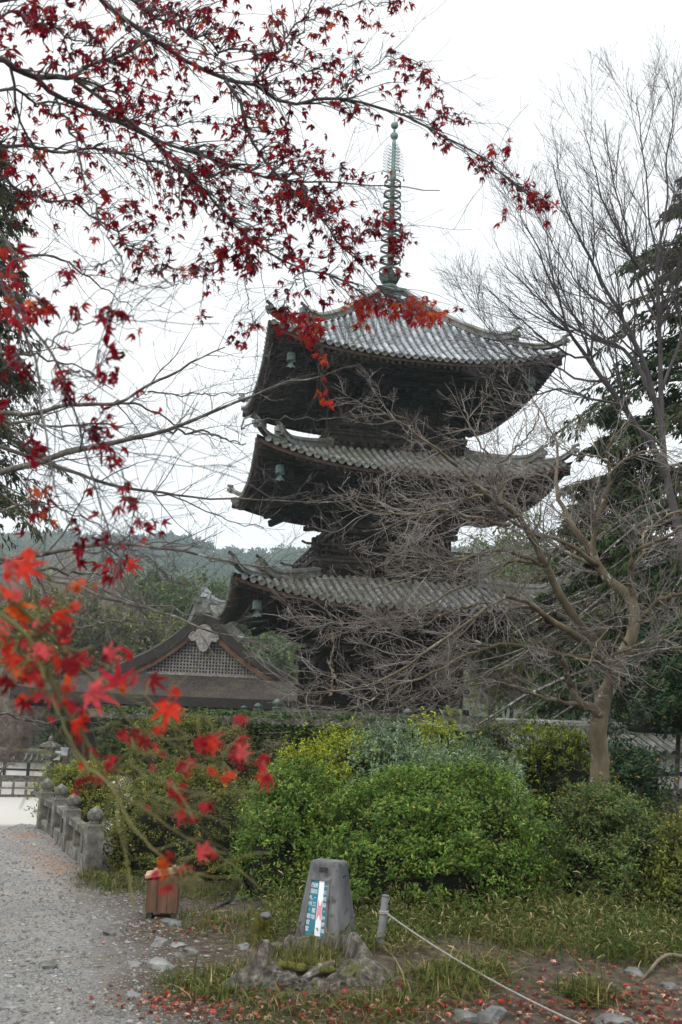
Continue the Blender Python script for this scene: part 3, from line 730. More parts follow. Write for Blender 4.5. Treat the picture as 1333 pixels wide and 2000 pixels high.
# terrace retaining wall of the pagoda, overgrown with ivy
VW = -14.5
UL, UR = -9.6, 11.
terr = empty('terrace_wall', tuple(pw(0, VW, 0)), PSI, label='mossy stone terrace wall with small-leaved ivy along the foot of the pagoda', cat='wall')
mb = MB(); mb.box(((UL + UR) / 2, 11.4, (Z0 - 3.2) / 2 + .0), (UR - UL, 22.6, Z0 + 3.2)); mb.build('retaining_block', M['ivywall'], terr)
mb = MB(); x_ = UL
while x_ < UR:
    L = rng.uniform(1.1, 1.9); mb.box((x_ + L / 2, .2, Z0 + .035), (L - .015, .62, .11)); x_ += L
mb.build('coping', M['stone'], terr)
m_ = MB(); N = 36000
u = rng.uniform(UL, UR, N); zz = rng.uniform(-.1, Z0 - .02, N) ** 1.0
keep = (np.sin(u * 1.7) * .25 + np.sin(u * .6 + 1) * .3 + zz / Z0 + rng.normal(size=N) * .12 > .38) | (u < -3.2)
ontop = rng.random(N) < .18
u, zz, ontop = u[keep], zz[keep], ontop[keep]; N = len(u)
tk = np.where(u < -1.6, .22, .07) * rng.uniform(.2, 1, N)
C = np.stack([u, -tk - .02, zz], 1)
top = ontop & (u < -2.2); C[top, 1] = rng.uniform(-.2, .5, top.sum()); C[top, 2] = Z0 + .1 + rng.uniform(0, .13, top.sum())
def leaf_quads(mb, C, D, Nn, L, W, col, fold=.15):
    """rhombic leaves: base C, direction D, normal Nn"""
    D = unit(D); S = unit(np.cross(D, Nn)); Nn = np.cross(S, D)
    L = np.broadcast_to(L, (len(C),))[:, None]; W = np.broadcast_to(W, (len(C),))[:, None]
    b = C; t = C + D * L - Nn * L * fold * .6; l = C + D * L * .5 + S * W * .5 + Nn * L * fold; r = C + D * L * .5 - S * W * .5 + Nn * L * fold
    V = np.stack([b, r, t, l], 1).reshape(-1, 3); i = np.arange(len(C))[:, None] * 4
    mb.add(V, np.concatenate([i, i + 1, i + 2, i + 3], 1), np.repeat(col, 4, 0))
D = rng.normal(size=(N, 3)) * .6 + [0, -.6, .35]; Nn = rng.normal(size=(N, 3)) * .4 + [0, -.5, .8]
pal = np.array([(.045, .085, .025), (.075, .125, .035), (.05, .075, .03), (.11, .14, .04)])
col = pal[rng.integers(0, 4, N)] * rng.uniform(.7, 1.25, (N, 1))
leaf_quads(m_, C, D, Nn, rng.uniform(.07, .12, N), rng.uniform(.05, .09, N), col)
m_.build('ivy', M['leaf'], terr)

# low bronze-capped posts standing on the terrace (px x, top y, base y, depth)
GP = [(478, 1376, 33.5, .26, 'smallest dark bronze-capped post on the terrace, in front of the hall roof'), (505, 1371, 31.5, .28, 'middle dark bronze-capped post of the three beside the hall roof'),
      (543, 1362, 29.5, .30, 'tallest dark bronze-capped post on the terrace, close to the pagoda corner'), (797, 1381, 27.5, .28, 'lone grey-green bronze-capped post in front of the pagoda doors'), (1031, 1386, 27.0, .28, 'bronze-capped post by the tiled wall, beside the bare maple')]
psrc = None
for px, ty, d, w_, lab in GP:
    P = at(px, ty, d)
    H = max(.3, P[2] - Z0 - .02)
    if psrc is None:
        t = empty('bronze_capped_post'); psrc = t
        mb = MB(); mb.lathe([(.14, 0), (.14, .36), (.125, .38)], n=14); mb.build('shaft', M['darkbronze'], t, smooth=False)
        mb = MB(); mb.lathe([(.155, .36), (.155, .40), (.09, .42), (.085, .45), (.13, .50), (.145, .56), (.12, .63), (.06, .69), (.012, .74)], n=14); mb.build('onion_cap', M['darkbronze'], t, smooth=True)
    else:
        t = psrc.copy(); COL.objects.link(t)
        for ch in list(psrc.children):
            c2 = ch.copy(); COL.objects.link(c2); c2.parent = t
    t.location = (P[0], P[1], Z0); s = H / .74; t.scale = (min(1.1, .75 + .3 * s), min(1.1, .75 + .3 * s), s); tag(t, lab, 'post', 'bronze capped posts on the terrace')

# tile-capped plaster walls
def tiled_wall(name, A, B, zt, zb, roofw, lab, posts, spacing=.3):
    A = np.asarray(A, float); B = np.asarray(B, float); L = np.linalg.norm(B - A); a = math.atan2(B[1] - A[1], B[0] - A[0])
    t = empty(name, (A[0], A[1], 0), a, label=lab, cat='wall')
    mb = MB(); mb.box((L / 2, 0, (zt - .55 + zb) / 2), (L, .3, zt - .55 - zb)); mb.build('plaster_wall', M['white'], t)
    mb = MB(); mb.box((L / 2, 0, zb + .12), (L + .06, .4, .34)); mb.build('stone_footing', M['stone'], t)
    mb = MB()
    for sg in (-1, 1):
        V = [[-.1, 0, zt - .12], [L + .1, 0, zt - .12], [L + .1, sg * roofw, zt - .48], [-.1, sg * roofw, zt - .48], [-.1, 0, zt - .2], [L + .1, 0, zt - .2], [L + .1, sg * roofw, zt - .56], [-.1, sg * roofw, zt - .56]]
        mb.add(V, np.array([[0, 1, 2, 3], [7, 6, 5, 4], [3, 2, 6, 7]]))
    rf = mb.build('tile_roof', M['tileflat'], t)
    mb = MB(); n = int(L / spacing); xs = (np.arange(n) + .5) * spacing
    for sg in (-1, 1):
        P = np.stack([np.stack([xs, np.full(n, sg * .06), np.full(n, zt - .1)], 1), np.stack([xs, np.full(n, sg * roofw * .55), np.full(n, zt - .28)], 1), np.stack([xs, np.full(n, sg * (roofw + .02)), np.full(n, zt - .46)], 1)], 1)
        mb.tubes(P, np.full((n, 3), .07), 7)
    mb.build('cover_tile_rows', M['tile'], rf)
    mb = MB(); mb.box((L / 2, 0, zt - .06), (L + .24, .26, .2)); mb.tubes([[(-.14, 0, zt + .06), (L / 2, 0, zt + .06), (L + .14, 0, zt + .06)]], [[.11] * 3], 9); mb.build('ridge', M['tile'], rf)
    for x_ in np.linspace(0, L, posts):
        mb = MB(); mb.box((x_, -.14, (zt - .6 + zb) / 2 + .1), (.16, .1, zt - .7 - zb)); mb.build('post', M['black'], t)
    mb = MB(); mb.box((L / 2, -.15, (zt - .55 + zb) / 2 + .1), (L, .06, .1)); mb.build('rail', M['black'], t)
    return t
PLZ = -3.
A = at(-220, 1465, 55); B = at(152, 1462, 56)
tiled_wall('plaster_wall', A[:2], B[:2], HC - (1462 - 1347) * 55 / F, PLZ, .5, 'white plaster wall with dark posts and tiled cap across the pale plaza', 9)
A = at(975, 1413, 21); B = at(1450, 1405, 25.0)
tiled_wall('plaster_wall', A[:2], B[:2], HC - 31 * 21 / F, -.1, .75, 'white plaster wall with tiled cap running behind the bare maple trunk', 8)
# ================================================================== GROUND
def sst(t): t = np.clip(t, 0, 1); return t * t * (3 - 2 * t)
def gh(X, Y):
    X = np.asarray(X, float); Y = np.asarray(Y, float)
    LX = np.where(Y < 14.5, -2.45 - .45 * (Y - 10.8), -.236 * Y)
    LX = LX + sst((Y - 24.5) / 5.) * 6 + sst((Y - 46) / 3.) * 34
    d = 3. * sst((Y - 14) / 9.) * sst((LX + .25 - X) / .6)
    und = .025 * np.sin(X * 1.9 + .5) * np.sin(Y * 1.3) + .012 * np.sin(X * 5.1) * np.cos(Y * 4.3)
    bank = .10 * sst((X + .9) / 1.2) * sst((9.6 - Y) / 2.) * sst((Y - 5.6) / 1.5)
    return -d + und * np.clip((40 - Y) / 20, 0, 1) + bank
def on(px, py):
    p = ground(px, py)
    for _ in range(4): p = ground(px, py, float(gh(p[0], p[1])))
    return p
xs = np.concatenate([[-1150, -500, -250, -120, -60, -35], np.arange(-25, -6, .5), np.arange(-6, 6, .1), np.arange(6, 30, .7), [40, 60, 120, 250, 500, 1150]])
ys = np.concatenate([[-60, -30, -12, -4], np.arange(0, 4, .5), np.arange(4, 16, .1), np.arange(16, 60, .6), np.arange(60, 120, 6), [140, 200, 300, 500, 1180]])
GX, GY = np.meshgrid(xs, ys); V = np.stack([GX, GY, gh(GX, GY)], -1).reshape(-1, 3); idx = np.arange(len(V)).reshape(GX.shape)
mb = MB(); mb.add(V, np.stack([idx[:-1, :-1], idx[:-1, 1:], idx[1:, 1:], idx[1:, :-1]], -1).reshape(-1, 4))
mb.build('ground', M['ground'], smooth=True, kind='structure', label='gravel path, leaf-strewn earth and pale plaza')

# pebbles (nobody could count them)
def pebbles(n, X, Y, s, cols, name, lab):
    oct_ = np.array([[1, 0, 0], [-1, 0, 0], [0, 1, 0], [0, -1, 0], [0, 0, 1], [0, 0, -1.]])
    fc = np.array([[0, 2, 4], [2, 1, 4], [1, 3, 4], [3, 0, 4], [2, 0, 5], [1, 2, 5], [3, 1, 5], [0, 3, 5]])
    n = len(X); V = oct_[None] * rng.uniform(.6, 1.3, (n, 6, 1)) * np.stack([s, s * rng.uniform(.5, 1, n), s * rng.uniform(.3, .6, n)], 1)[:, None]
    a = rng.uniform(0, 2 * PI, n); c, t = np.cos(a)[:, None], np.sin(a)[:, None]
    W = V.copy(); W[..., 0] = V[..., 0] * c - V[..., 1] * t; W[..., 1] = V[..., 0] * t + V[..., 1] * c
    W += np.stack([X, Y, gh(X, Y) + s * .12], 1)[:, None]
    mb = MB(); mb.add(W.reshape(-1, 3), (fc[None] + 6 * np.arange(n)[:, None, None]).reshape(-1, 3), np.repeat(cols, 6, 0))
    mb.build(name, M['pebble'], kind='stuff', label=lab)
n = 46000
Y = 5.2 + 9 * rng.random(n) ** 1.3; e = -1.12 - .28 * (Y - 6); X = e + rng.normal(size=n) * .55 - rng.random(n) ** 2 * 1.8
k = (X > -4.2) & (X < 1.0) & (X < -.0 - .35 * np.maximum(0, Y - 8.3)); X, Y = X[k], Y[k]; n = len(X)
s = np.clip(rng.lognormal(-5.0, .55, n), .003, .03)
g_ = .09 + .19 * rng.random((n, 1)) ** 1.2; cols = g_ * (np.array([1, .985, .95]) + rng.normal(size=(n, 3)) * .03)
pebbles(n, X, Y, s, cols, 'gravel', 'loose grey gravel along the edge of the path')
n = 1400; Y = rng.uniform(5.2, 13.5, n); X = -.9 - .28 * (Y - 6) - rng.random(n) * 3.2; s = np.clip(rng.lognormal(-4.7, .5, n), .004, .03); g_ = .05 + .33 * rng.random((n, 1)) ** 1.2 + .05
pebbles(n, X, Y, s, g_ * np.array([1, .985, .95]), 'gravel', 'stray pebbles over the open path')
# single stones one can point at
def rock(px, py, wpx, lab, flat=.5, tone=1., asp=.75):
    P = on(px, py); w_ = .72 * wpx * P[1] / F
    bm = bmesh.new(); bmesh.ops.create_icosphere(bm, subdivisions=2, radius=.5)
    ph = rng.uniform(0, 6, 6)
    for v in bm.verts:
        c = v.co; k = 1 + .22 * math.sin(c.x * 7 + ph[0]) * math.cos(c.y * 6 + ph[1]) + .18 * math.sin(c.z * 8 + ph[2] + c.x * 5) + rng.normal() * .045
        v.co = Vector((c.x * k, c.y * k * asp, max(-.25, min(.42, c.z * k)) * flat * 1.25))
    V = np.array([v.co[:] for v in bm.verts]) * w_; f = np.array([[v.index for v in f_.verts] for f_ in bm.faces]); bm.free()
    mb = MB(); mb.add(V, f); o = mb.build('stone', M['rock'] if tone < 1.2 else M['stonepale'])
    o.location = (P[0], P[1], P[2] - .02 * w_); o.rotation_euler = (0, 0, rng.uniform(-.6, .6)); tag(o, lab, 'stone', 'stones at the edge of the path'); return o
M['stonepale'] = mat('pale_grey_rock', [(.10, .10, .098), (.17, .17, .165), (.25, .25, .24)], 6., .85, 30, .5, .01)
for a in [(336, 1806, 62, 'grey stone in front of the wooden box foot'), (311, 1846, 42, 'rounded pale stone below the wooden box, above the large flat one', .8, 1.3), (350, 1848, 48, 'pale flat stone beside the rounded one below the wooden box', .4, 1.3),
          (312, 1886, 82, 'largest pale flat stone on the path edge', .4, 1.3), (264, 1886, 36, 'small pale stone next to the largest flat stone', .6, 1.3), (259, 1953, 44, 'upright pale pointed stone above the red leaf drift', .9, 1.3), (225, 1824, 60, 'low grey stone amid the gravel heap by the path', .4),
          (471, 1756, 36, 'round grey stone near the black hose'), (477, 1852, 36, 'whitish stone beside the rotting stump', .7, 1.3), (91, 1889, 54, 'dark rounded stone lying alone on the open path', .5, .8), (19, 1969, 45, 'long tan stone on the path at the picture corner', .35, 1.3),
          (187, 1887, 40, 'flat grey stone at the path edge between open gravel and earth', .3), (347, 1869, 36, 'small dark stone under the pale flat pair', .6), (373, 1858, 42, 'dark low stone by the grass below the mossy stump', .5),
          (904, 1990, 78, 'grey stone with a red leaf beside it, under the rope post', .5), (962, 1988, 82, 'smooth grey boulder among red leaves under the rope', .6), (1194, 1996, 96, 'flat grey stone just beyond the lower end of the rope', .35), (1238, 1902, 58, 'dusty stone below the exposed root', .5), (1310, 1928, 40, 'small stone at the tip of the exposed root', .6),
          (560, 1868, 34, 'tiny whitish stone inside the hollow stump', .6, 1.3)]:
    rock(*a)

# ================================================================== STONE BALUSTRADE
bal = empty('stone_balustrade', (0, 0, 0), label='weathered granite balustrade with onion-shaped post caps beside the path', cat='balustrade')
PB = [on(178, 1704), on(136, 1662), on(112, 1634), on(85, 1618)]
dirb = unit(PB[3][:2] - PB[0][:2]); ab = math.atan2(dirb[1], dirb[0]) - PI / 2
for i in range(4): PB[i][2] = gh(PB[i][0], PB[i][1])
for i, P in enumerate(PB):
    w_ = .168; rz = Matrix.Rotation(ab, 3, 'Z')
    mb = MB(); Hs = .48; b_ = .012
    pr = [(w_ / 2, -.15), (w_ / 2, Hs - .02), (w_ / 2 - .018, Hs)]
    ring = [[(sx * r_, sy * r_, z_) for sx, sy in ((-1, -1), (1, -1), (1, 1), (-1, 1))] for r_, z_ in pr]
    V = np.array(ring).reshape(-1, 3); q = []
    for a in range(2):
        for c in range(4): q.append([a * 4 + c, a * 4 + (c + 1) % 4, a * 4 + 4 + (c + 1) % 4, a * 4 + 4 + c])
    mb.add(V, [np.array(q), np.array([[8, 9, 10, 11]])])
    p = mb.build('post', M['stone'], bal); p.location = P; p.rotation_euler = (0, 0, ab)
    mb = MB(); mb.lathe([(.062, Hs - .01), (.066, Hs + .012), (.052, Hs + .022), (.06, Hs + .03), (.082, Hs + .05), (.09, Hs + .075), (.083, Hs + .102), (.058, Hs + .13), (.026, Hs + .15), (.006, Hs + .17)], n=20)
    mb.build('onion_cap', M['stone'], p, smooth=True)
for i in range(3):
    A, B = PB[i], PB[i + 1]
    mb = MB(); mb.beam(A + [0, 0, .35], B + [0, 0, .35], .10, .075); mb.build('handrail', M['stone'], bal)
    mb = MB(); mb.beam(A + [0, 0, .06], B + [0, 0, .06], .12, .13); mb.build('bottom_rail', M['stone'], bal)
    for t in ((.33, .67) if i == 0 else (.5,)):
        C = A * (1 - t) + B * t; mb = MB(); mb.box(C + [0, 0, .22], (.09, .1, .19), np.array(Matrix.Rotation(ab, 3, 'Z'))); mb.build('strut', M['stone'], bal)

# ================================================================== WOODEN BOX
P = on(316, 1790); bx = empty('wooden_box', tuple(P), .10, label='small orange-brown wooden box on dark feet at the edge of the gravel', cat='box')
mb = MB()
W_, D2, H1 = .248, .2, .275
for i in range(3): mb.box(((i - 1) * W_ / 3, -D2 / 2, .05 + H1 / 2 + .012 * (i - 1)), (W_ / 3 - .003, .016, H1 + .024 * (i - 1)))
for i in range(3): mb.box(((i - 1) * W_ / 3, D2 / 2, .05 + H1 / 2), (W_ / 3 - .003, .016, H1))
for sg in (-1, 1): mb.box((sg * (W_ / 2 - .002), 0, .05 + H1 / 2 + sg * .012), (.018, D2 - .02, H1 + .018 * sg))
mb.box((0, 0, .06), (W_ - .03, D2 - .03, .02)); mb.build('case', M['boxwood'], bx)
Rt = np.array(Matrix.Rotation(-.17, 3, 'Y'))
for i in range(2):
    mb = MB(); mb.box((-.006, -.06 + i * .125, H1 + .075), (W_ + .045, .118, .02), Rt); mb.build('lid_board', M['boxlid'], bx)
for sx in (-.3, .3):
    mb = MB(); mb.box((sx * W_, -.005, H1 + .094 + sx * .045), (.03, D2 + .03, .018), Rt); mb.build('lid_batten', M['boxlid'], bx)
for sg in (-1, 1):
    mb = MB(); mb.box((sg * (W_ / 2 - .025), 0, .02), (.045, D2, .07)); mb.build('foot', M['black'], bx)

# ================================================================== GUIDE STONE
P = on(637, 1838); AZ = math.radians(-24)
gs = empty('guide_stone', (P[0], P[1], P[2] - .06), AZ, label='grey tapering guide stone with a teal and white signboard set into its face', cat='sign')
Hg = .63; bw, tw, bd, td = .375, .23, .40, .17
def taper(z): t = z / Hg; return bw / 2 + (tw - bw) / 2 * t, bd / 2 + (td - bd) / 2 * t
bm = bmesh.new(); 
vs = []
for z_ in (0, Hg):
    a, b = taper(z_); vs += [bm.verts.new((x, y, z_)) for x, y in ((-a, -b), (a, -b), (a, b), (-a, b))]
for f in ((3, 2, 1, 0), (4, 5, 6, 7), (0, 1, 5, 4), (1, 2, 6, 5), (2, 3, 7, 6), (3, 0, 4, 7)): bm.faces.new([vs[i] for i in f])
bmesh.ops.bevel(bm, geom=[e for e in bm.edges], offset=.02, segments=3, affect='EDGES', profile=.5)
me = bpy.data.meshes.new('block'); bm.to_mesh(me); bm.free(); me.materials.append(M['concrete']); so_ = bpy.data.objects.new('block', me); COL.objects.link(so_); so_.parent = gs
# recess cut through the face by a frame: panel sits on the face in a raised surround
sl = math.atan2((bd - td) / 2, Hg)
def face(x, z_, off=0.):   # point on the sloping front face
    return np.array([x, -taper(z_)[1] - off, z_])
def sheet(name, x0, x1, z0, z1, off, m, parent, th=.006):
    V = [face(x0[0], z0, off), face(x1[0], z0, off), face(x1[1], z1, off), face(x0[1], z1, off)]
    V += [v + [0, th + .004, 0] for v in V]
    mb = MB(); mb.add(V, np.array([[0, 1, 2, 3], [4, 7, 6, 5], [0, 4, 5, 1], [1, 5, 6, 2], [2, 6, 7, 3], [3, 7, 4, 0]])); return mb.build(name, m, parent)
ZB, ZT = .128, .498
XL, XR = (-.096, -.08), (.064, .048)
pan = sheet('signboard', XL, XR, ZB, ZT, .004, M['teal'], gs)
sheet('white_stripe', (-.014, -.018), (.032, .022), ZB + .001, ZT - .001, .007, M['signwhite'], pan)
fr = MB()
for x0, x1, z0, z1 in (((-.113, -.096), (-.097, -.081), ZB - .002, ZT + .002), ((.065, .049), (.082, .065), ZB - .002, ZT + .002), ((-.113, -.112), (.082, .081), ZB - .02, ZB - .001), ((-.096, -.095), (.065, .064), ZT + .001, ZT + .018)):
    V = [face(x0[0], z0, .014), face(x1[0], z0, .014), face(x1[1], z1, .014), face(x0[1], z1, .014)]; V += [v + [0, .024, 0] for v in V]
    fr.add(V, np.array([[0, 1, 2, 3], [4, 7, 6, 5], [0, 4, 5, 1], [1, 5, 6, 2], [2, 6, 7, 3], [3, 7, 4, 0]]))
fr.build('sign_surround', M['concrete'], gs)
mb = MB(); V = face(0, Hg - .055, .001); mb.box(V, (.062, .014, .034)); mb.build('top_slot', M['black'], gs)
mb = MB(); mb.box((taper(Hg - .10)[0] + .0, .0, Hg - .10), (.012, .05, .012), np.array(Matrix.Rotation(.2, 3, 'X'))); mb.build('side_slot', M['black'], gs)
# pink hand-shaped print (pointing mark on the white stripe)
mb = MB(); hp = [(-.026, -.07), (-.019, -.068), (-.016, -.034), (-.006, -.034), (0, -.034), (.006, -.034), (.016, -.034), (.019, -.068), (.025, -.066), (.027, -.03), (.03, 0), (.027, .03), (.025, .066), (.02, .07), (.017, .032), (0, .03), (-.014, .032), (-.018, .07), (-.024, .068), (-.027, .03), (-.03, 0), (-.027, -.03)]
zc = .30; V = [face(.006 + x * .68, zc + z_, .0085) for x, z_ in hp] + [face(.006, zc, .0085)]; m_ = len(hp); ii = np.arange(m_)
mb.add(V, np.stack([ii, (ii + 1) % m_, np.full(m_, m_)], -1)); mb.build('pink_print', M['pink'], pan)
def glyph(ch, x, z_, size, parent):
    c = bpy.data.curves.new('lettering', 'FONT'); c.body = ch; c.align_x = 'CENTER'; c.align_y = 'CENTER'; c.size = size
    o = bpy.data.objects.new('lettering', c); COL.objects.link(o)
    bpy.context.view_layer.update(); dg = bpy.context.evaluated_depsgraph_get()
    me = bpy.data.meshes.new_from_object(o.evaluated_get(dg)); bpy.data.objects.remove(o); bpy.data.curves.remove(c)
    Vv = np.array([v.co[:] for v in me.vertices]).reshape(-1, 3); polys = [list(p.vertices) for p in me.polygons]; bpy.data.meshes.remove(me)
    return Vv, polys
def column_text(txt, x, z0, z1, size, parent):
    mb = MB(); n = len(txt)
    for i, ch in enumerate(txt):
        zc_ = z1 + (z0 - z1) * (i + .5) / n
        Vv, polys = glyph(ch, x, zc_, size, parent)
        if not len(Vv): continue
        xx = x[0] + (x[1] - x[0]) * (zc_ - ZB) / (ZT - ZB)
        W2 = np.array([face(xx + v[0], zc_ + v[1], .0062) for v in Vv])
        by = {}
        for p in polys: by.setdefault(len(p), []).append(p)
        mb.add(W2, [np.array(v) for v in by.values()])
    return mb.build('lettering', M['signwhite'], parent)
column_text('西国札所・観音堂', (-.080, -.068), ZB + .02, ZT - .015, .034, pan)
column_text('唐院・三重塔', (-.041, -.040), ZB + .10, ZT - .015, .034, pan)
column_text('一切経蔵・弁慶鐘', (.048, .036), ZB + .015, ZT - .015, .030, pan)

# ================================================================== BOLLARD AND ROPE
P = on(742, 1850); bo = empty('bollard', tuple(P), label='leaning galvanised grey pipe bollard holding the rope', cat='bollard'); bo.rotation_euler = (math.radians(2), math.radians(5.0), 0)
mb = MB(); mb.lathe([(.03, -.1), (.0275, .352), (.026, .356), (.02, .356), (.02, .33)], n=18); mb.build('pipe', M['metalpost'], bo, smooth=False)
mb = MB(); mb.lathe([(.027, .348), (.0285, .349), (.0285, .358), (.024, .361)], n=18); mb.build('cap', M['rock'], bo)
for zz, a in ((.14, .3), (.27, .5), (.31, .5)):
    mb = MB(); mb.lathe([(.007, 0), (.007, .006)], (.0275 * math.cos(-a), .0278 * math.sin(-a), zz), 8, R=np.array(Matrix.Rotation(PI / 2, 3, 'Y'))); mb.build('hole', M['black'], bo)
Q0 = P + np.array(bo.rotation_euler.to_matrix() @ Vector((.022, -.026, .24))); Q1 = at(1262, 2055, 5.5)
t = np.linspace(0, 1, 160)[:, None]; path = Q0 * (1 - t) + Q1 * t; path[:, 2] -= .10 * 4 * (t * (1 - t))[:, 0] * .6
mb = MB(); tw_ = np.linspace(0, 2 * PI * 75, 900); tt = np.linspace(0, 1, 900); C = np.stack([np.interp(tt, t[:, 0], path[:, i]) for i in range(3)], 1)
d = unit(Q1 - Q0); n1 = unit(np.cross(d, [0, 0, 1])); n2 = np.cross(n1, d)
for k in range(3):
    S = C + .0031 * (np.cos(tw_ + k * 2.094)[:, None] * n1 + np.sin(tw_ + k * 2.094)[:, None] * n2); mb.tubes([S], [np.full(900, .0033)], 5)
a = np.linspace(0, 4.4 * PI, 40); top = P + np.array(bo.rotation_euler.to_matrix() @ Vector((0, 0, .24)))
mb.tubes([np.stack([top[0] + .031 * np.cos(a), top[1] + .031 * np.sin(a), top[2] + .010 * a / 6.28 - .01], 1)], [np.full(40, .007)], 6)
mb.build('rope', M['rope'], label='white twisted rope running from the bollard down across the leaf litter', cat='rope', smooth=True)

# ================================================================== STUMPS
def stump(name, P, R0, H, lobes, topf, lab, m, cut=None):
    t = empty(name, tuple(P), 0, label=lab, cat='stump')
    nt_, nh = 72, 10; th = np.linspace(0, 2 * PI, nt_, endpoint=False); rows = []
    for j in range(nh):
        h = j / (nh - 1); r_ = R0 * (1 - .12 * h) + sum(A_ * np.exp(-((((th - c + PI) % (2 * PI)) - PI) / w_) ** 2) for c, w_, A_ in lobes) * (1 - h) ** 1.25
        r_ = r_ * (1 + .06 * np.sin(th * 9 + 2) + .05 * np.sin(th * 17 + 1) * np.sin(th * 5)) + rng.normal(size=nt_) * .007
        z_ = -.05 + h * (topf(th) * (1 + .12 * np.sin(th * 14) * np.sin(th * 3 + 1)) + .05) + rng.normal(size=nt_) * .006 * h
        rows.append(np.stack([r_ * np.cos(th), r_ * np.sin(th), z_], 1))
    inner = rows[-1].copy(); inner[:, :2] *= .86; rows.append(inner); inner2 = inner.copy(); inner2[:, :2] *= .88; inner2[:, 2] = np.minimum(inner[:, 2] - .02, H * .42); rows.append(inner2)
    V = np.concatenate(rows + [np.array([[0, 0, H * .40]])]); idx = np.arange(len(rows) * nt_).reshape(len(rows), nt_); nx = np.roll(idx, -1, 1)
    q = np.stack([idx[:-1], nx[:-1], nx[1:], idx[1:]], -1).reshape(-1, 4); tri = np.stack([idx[-1], nx[-1], np.full(nt_, len(V) - 1)], -1)
    mb = MB(); mb.add(V, [q, tri]); mb.build('wood', m, t, smooth=False); return t
Ps = on(606, 1900)
ga_ = lambda th, c, w_: np.exp(-((((th - c + PI) % (2 * PI)) - PI) / w_) ** 2)
st = stump('tree_stump', Ps, .385, .2, [(-.3, .28, .5), (-2.7, .3, .2), (-1.3, .25, .12), (.6, .4, .12)], lambda th: .085 + .075 * ga_(th, 1.4, 1.1) + .08 * ga_(th, 3.05, .4) + .10 * ga_(th, .35, .5) - .05 * ga_(th, -1.5, .7), 'big hollow grey tree stump with grass growing over it', M['stump'])
mb = MB()
for _ in range(26):
    a = rng.uniform(0, 2 * PI); r_ = rng.uniform(.04, .24); q_ = rng.uniform(.5, 1.3); mb.lathe([(.055 * q_, -.01), (.05 * q_, .008), (.03 * q_, .02), (.006, .026)], (r_ * math.cos(a), r_ * math.sin(a), .072), 9)
mb.build('moss', M['moss'], st, smooth=True)
Pm = on(512, 1836); s2 = stump('tree_stump', Pm, .062, .17, [(-.5, .5, .07), (2.6, .5, .06), (-2, .4, .05)], lambda th: .16 + .02 * np.sin(th * 2), 'small stump coated in yellow-green moss with a pebble on top', M['moss'])
mb = MB(); bm = bmesh.new(); bmesh.ops.create_icosphere(bm, subdivisions=2, radius=.045); V = np.array([v.co[:] for v in bm.verts]) * [1, .8, .6] * rng.uniform(.85, 1.1, (len(bm.verts), 1)); f = np.array([[v.index for v in q.verts] for q in bm.faces]); bm.free()
mb.add(V, f); o = mb.build('stone', M['rock']); o.location = (Pm[0] + .02, Pm[1], Pm[2] + .175); tag(o, 'grey pebble resting on the small mossy stump', 'stone')
# slab of bark, root, hose
A = [on(585, 1925) + [0, 0, .03], on(620, 1916) + [0, 0, .06], on(650, 1907) + [0, 0, .075], on(662, 1903) + [0, 0, .05]]
c = resample(np.array(A), 14); mb = MB(); mb.tubes([c], [np.concatenate([np.linspace(.012, .036, 7), np.linspace(.036, .01, 7)])], 7); mb.build('bark_piece', M['bark'], label='broken curl of grey bark lying in front of the big stump', cat='bark')
c = resample(np.array([on(1252, 1916), on(1270, 1905) + [0, 0, .03], on(1288, 1890) + [0, 0, .05], on(1310, 1880) + [0, 0, .05], on(1350, 1876) + [0, 0, .01]]), 20); mb = MB(); mb.tubes([c], [np.linspace(.008, .017, 20)], 7); mb.build('root', M['barktan'], smooth=True, label='tan exposed root arching out of the earth beside fallen leaves', cat='root')
c = resample(np.array([on(415, 1778), on(432, 1772) + [0, 0, .02], on(446, 1764) + [0, 0, .02], on(450, 1752) + [0, 0, .03], on(438, 1748) + [0, 0, .02], on(425, 1752)]), 24); mb = MB(); mb.tubes([c], [np.full(24, .013)], 7); mb.build('hose', M['black'], smooth=True, label='short black hose curling out of the earth near the round stone', cat='hose')

# ================================================================== FAR LEFT: LANTERN, SIGN POSTS, RAIL
def plz(px, py): return ground(px, py, PLZ)
P = plz(90, 1556); sc = P[1] / F
ln = empty('stone_lantern', tuple(P), .2, label='tall grey stone lantern in front of the white plaster wall', cat='lantern'); u = sc * 112 / 2.45
def L(prof, name, n=6, sm=False): mb = MB(); mb.lathe([(r_ * u, z_ * u) for r_, z_ in prof], n=n); return mb.build(name, M['stone'], ln, smooth=sm)
L([(.62, 0), (.62, .2), (.5, .25), (.5, .42), (.42, .5)], 'base'); L([(.16, .5), (.15, .95), (.18, 1.0), (.15, 1.05), (.16, 1.5)], 'shaft', 14, True)
L([(.16, 1.5), (.36, 1.62), (.38, 1.72), (.28, 1.74)], 'platform'); L([(.2, 1.74), (.22, 2.02)], 'fire_box'); L([(.46, 2.0), (.44, 2.06), (.2, 2.2), (.1, 2.24)], 'roof'); L([(.06, 2.22), (.1, 2.28), (.11, 2.34), (.07, 2.42), (.01, 2.47)], 'jewel', 12, True)
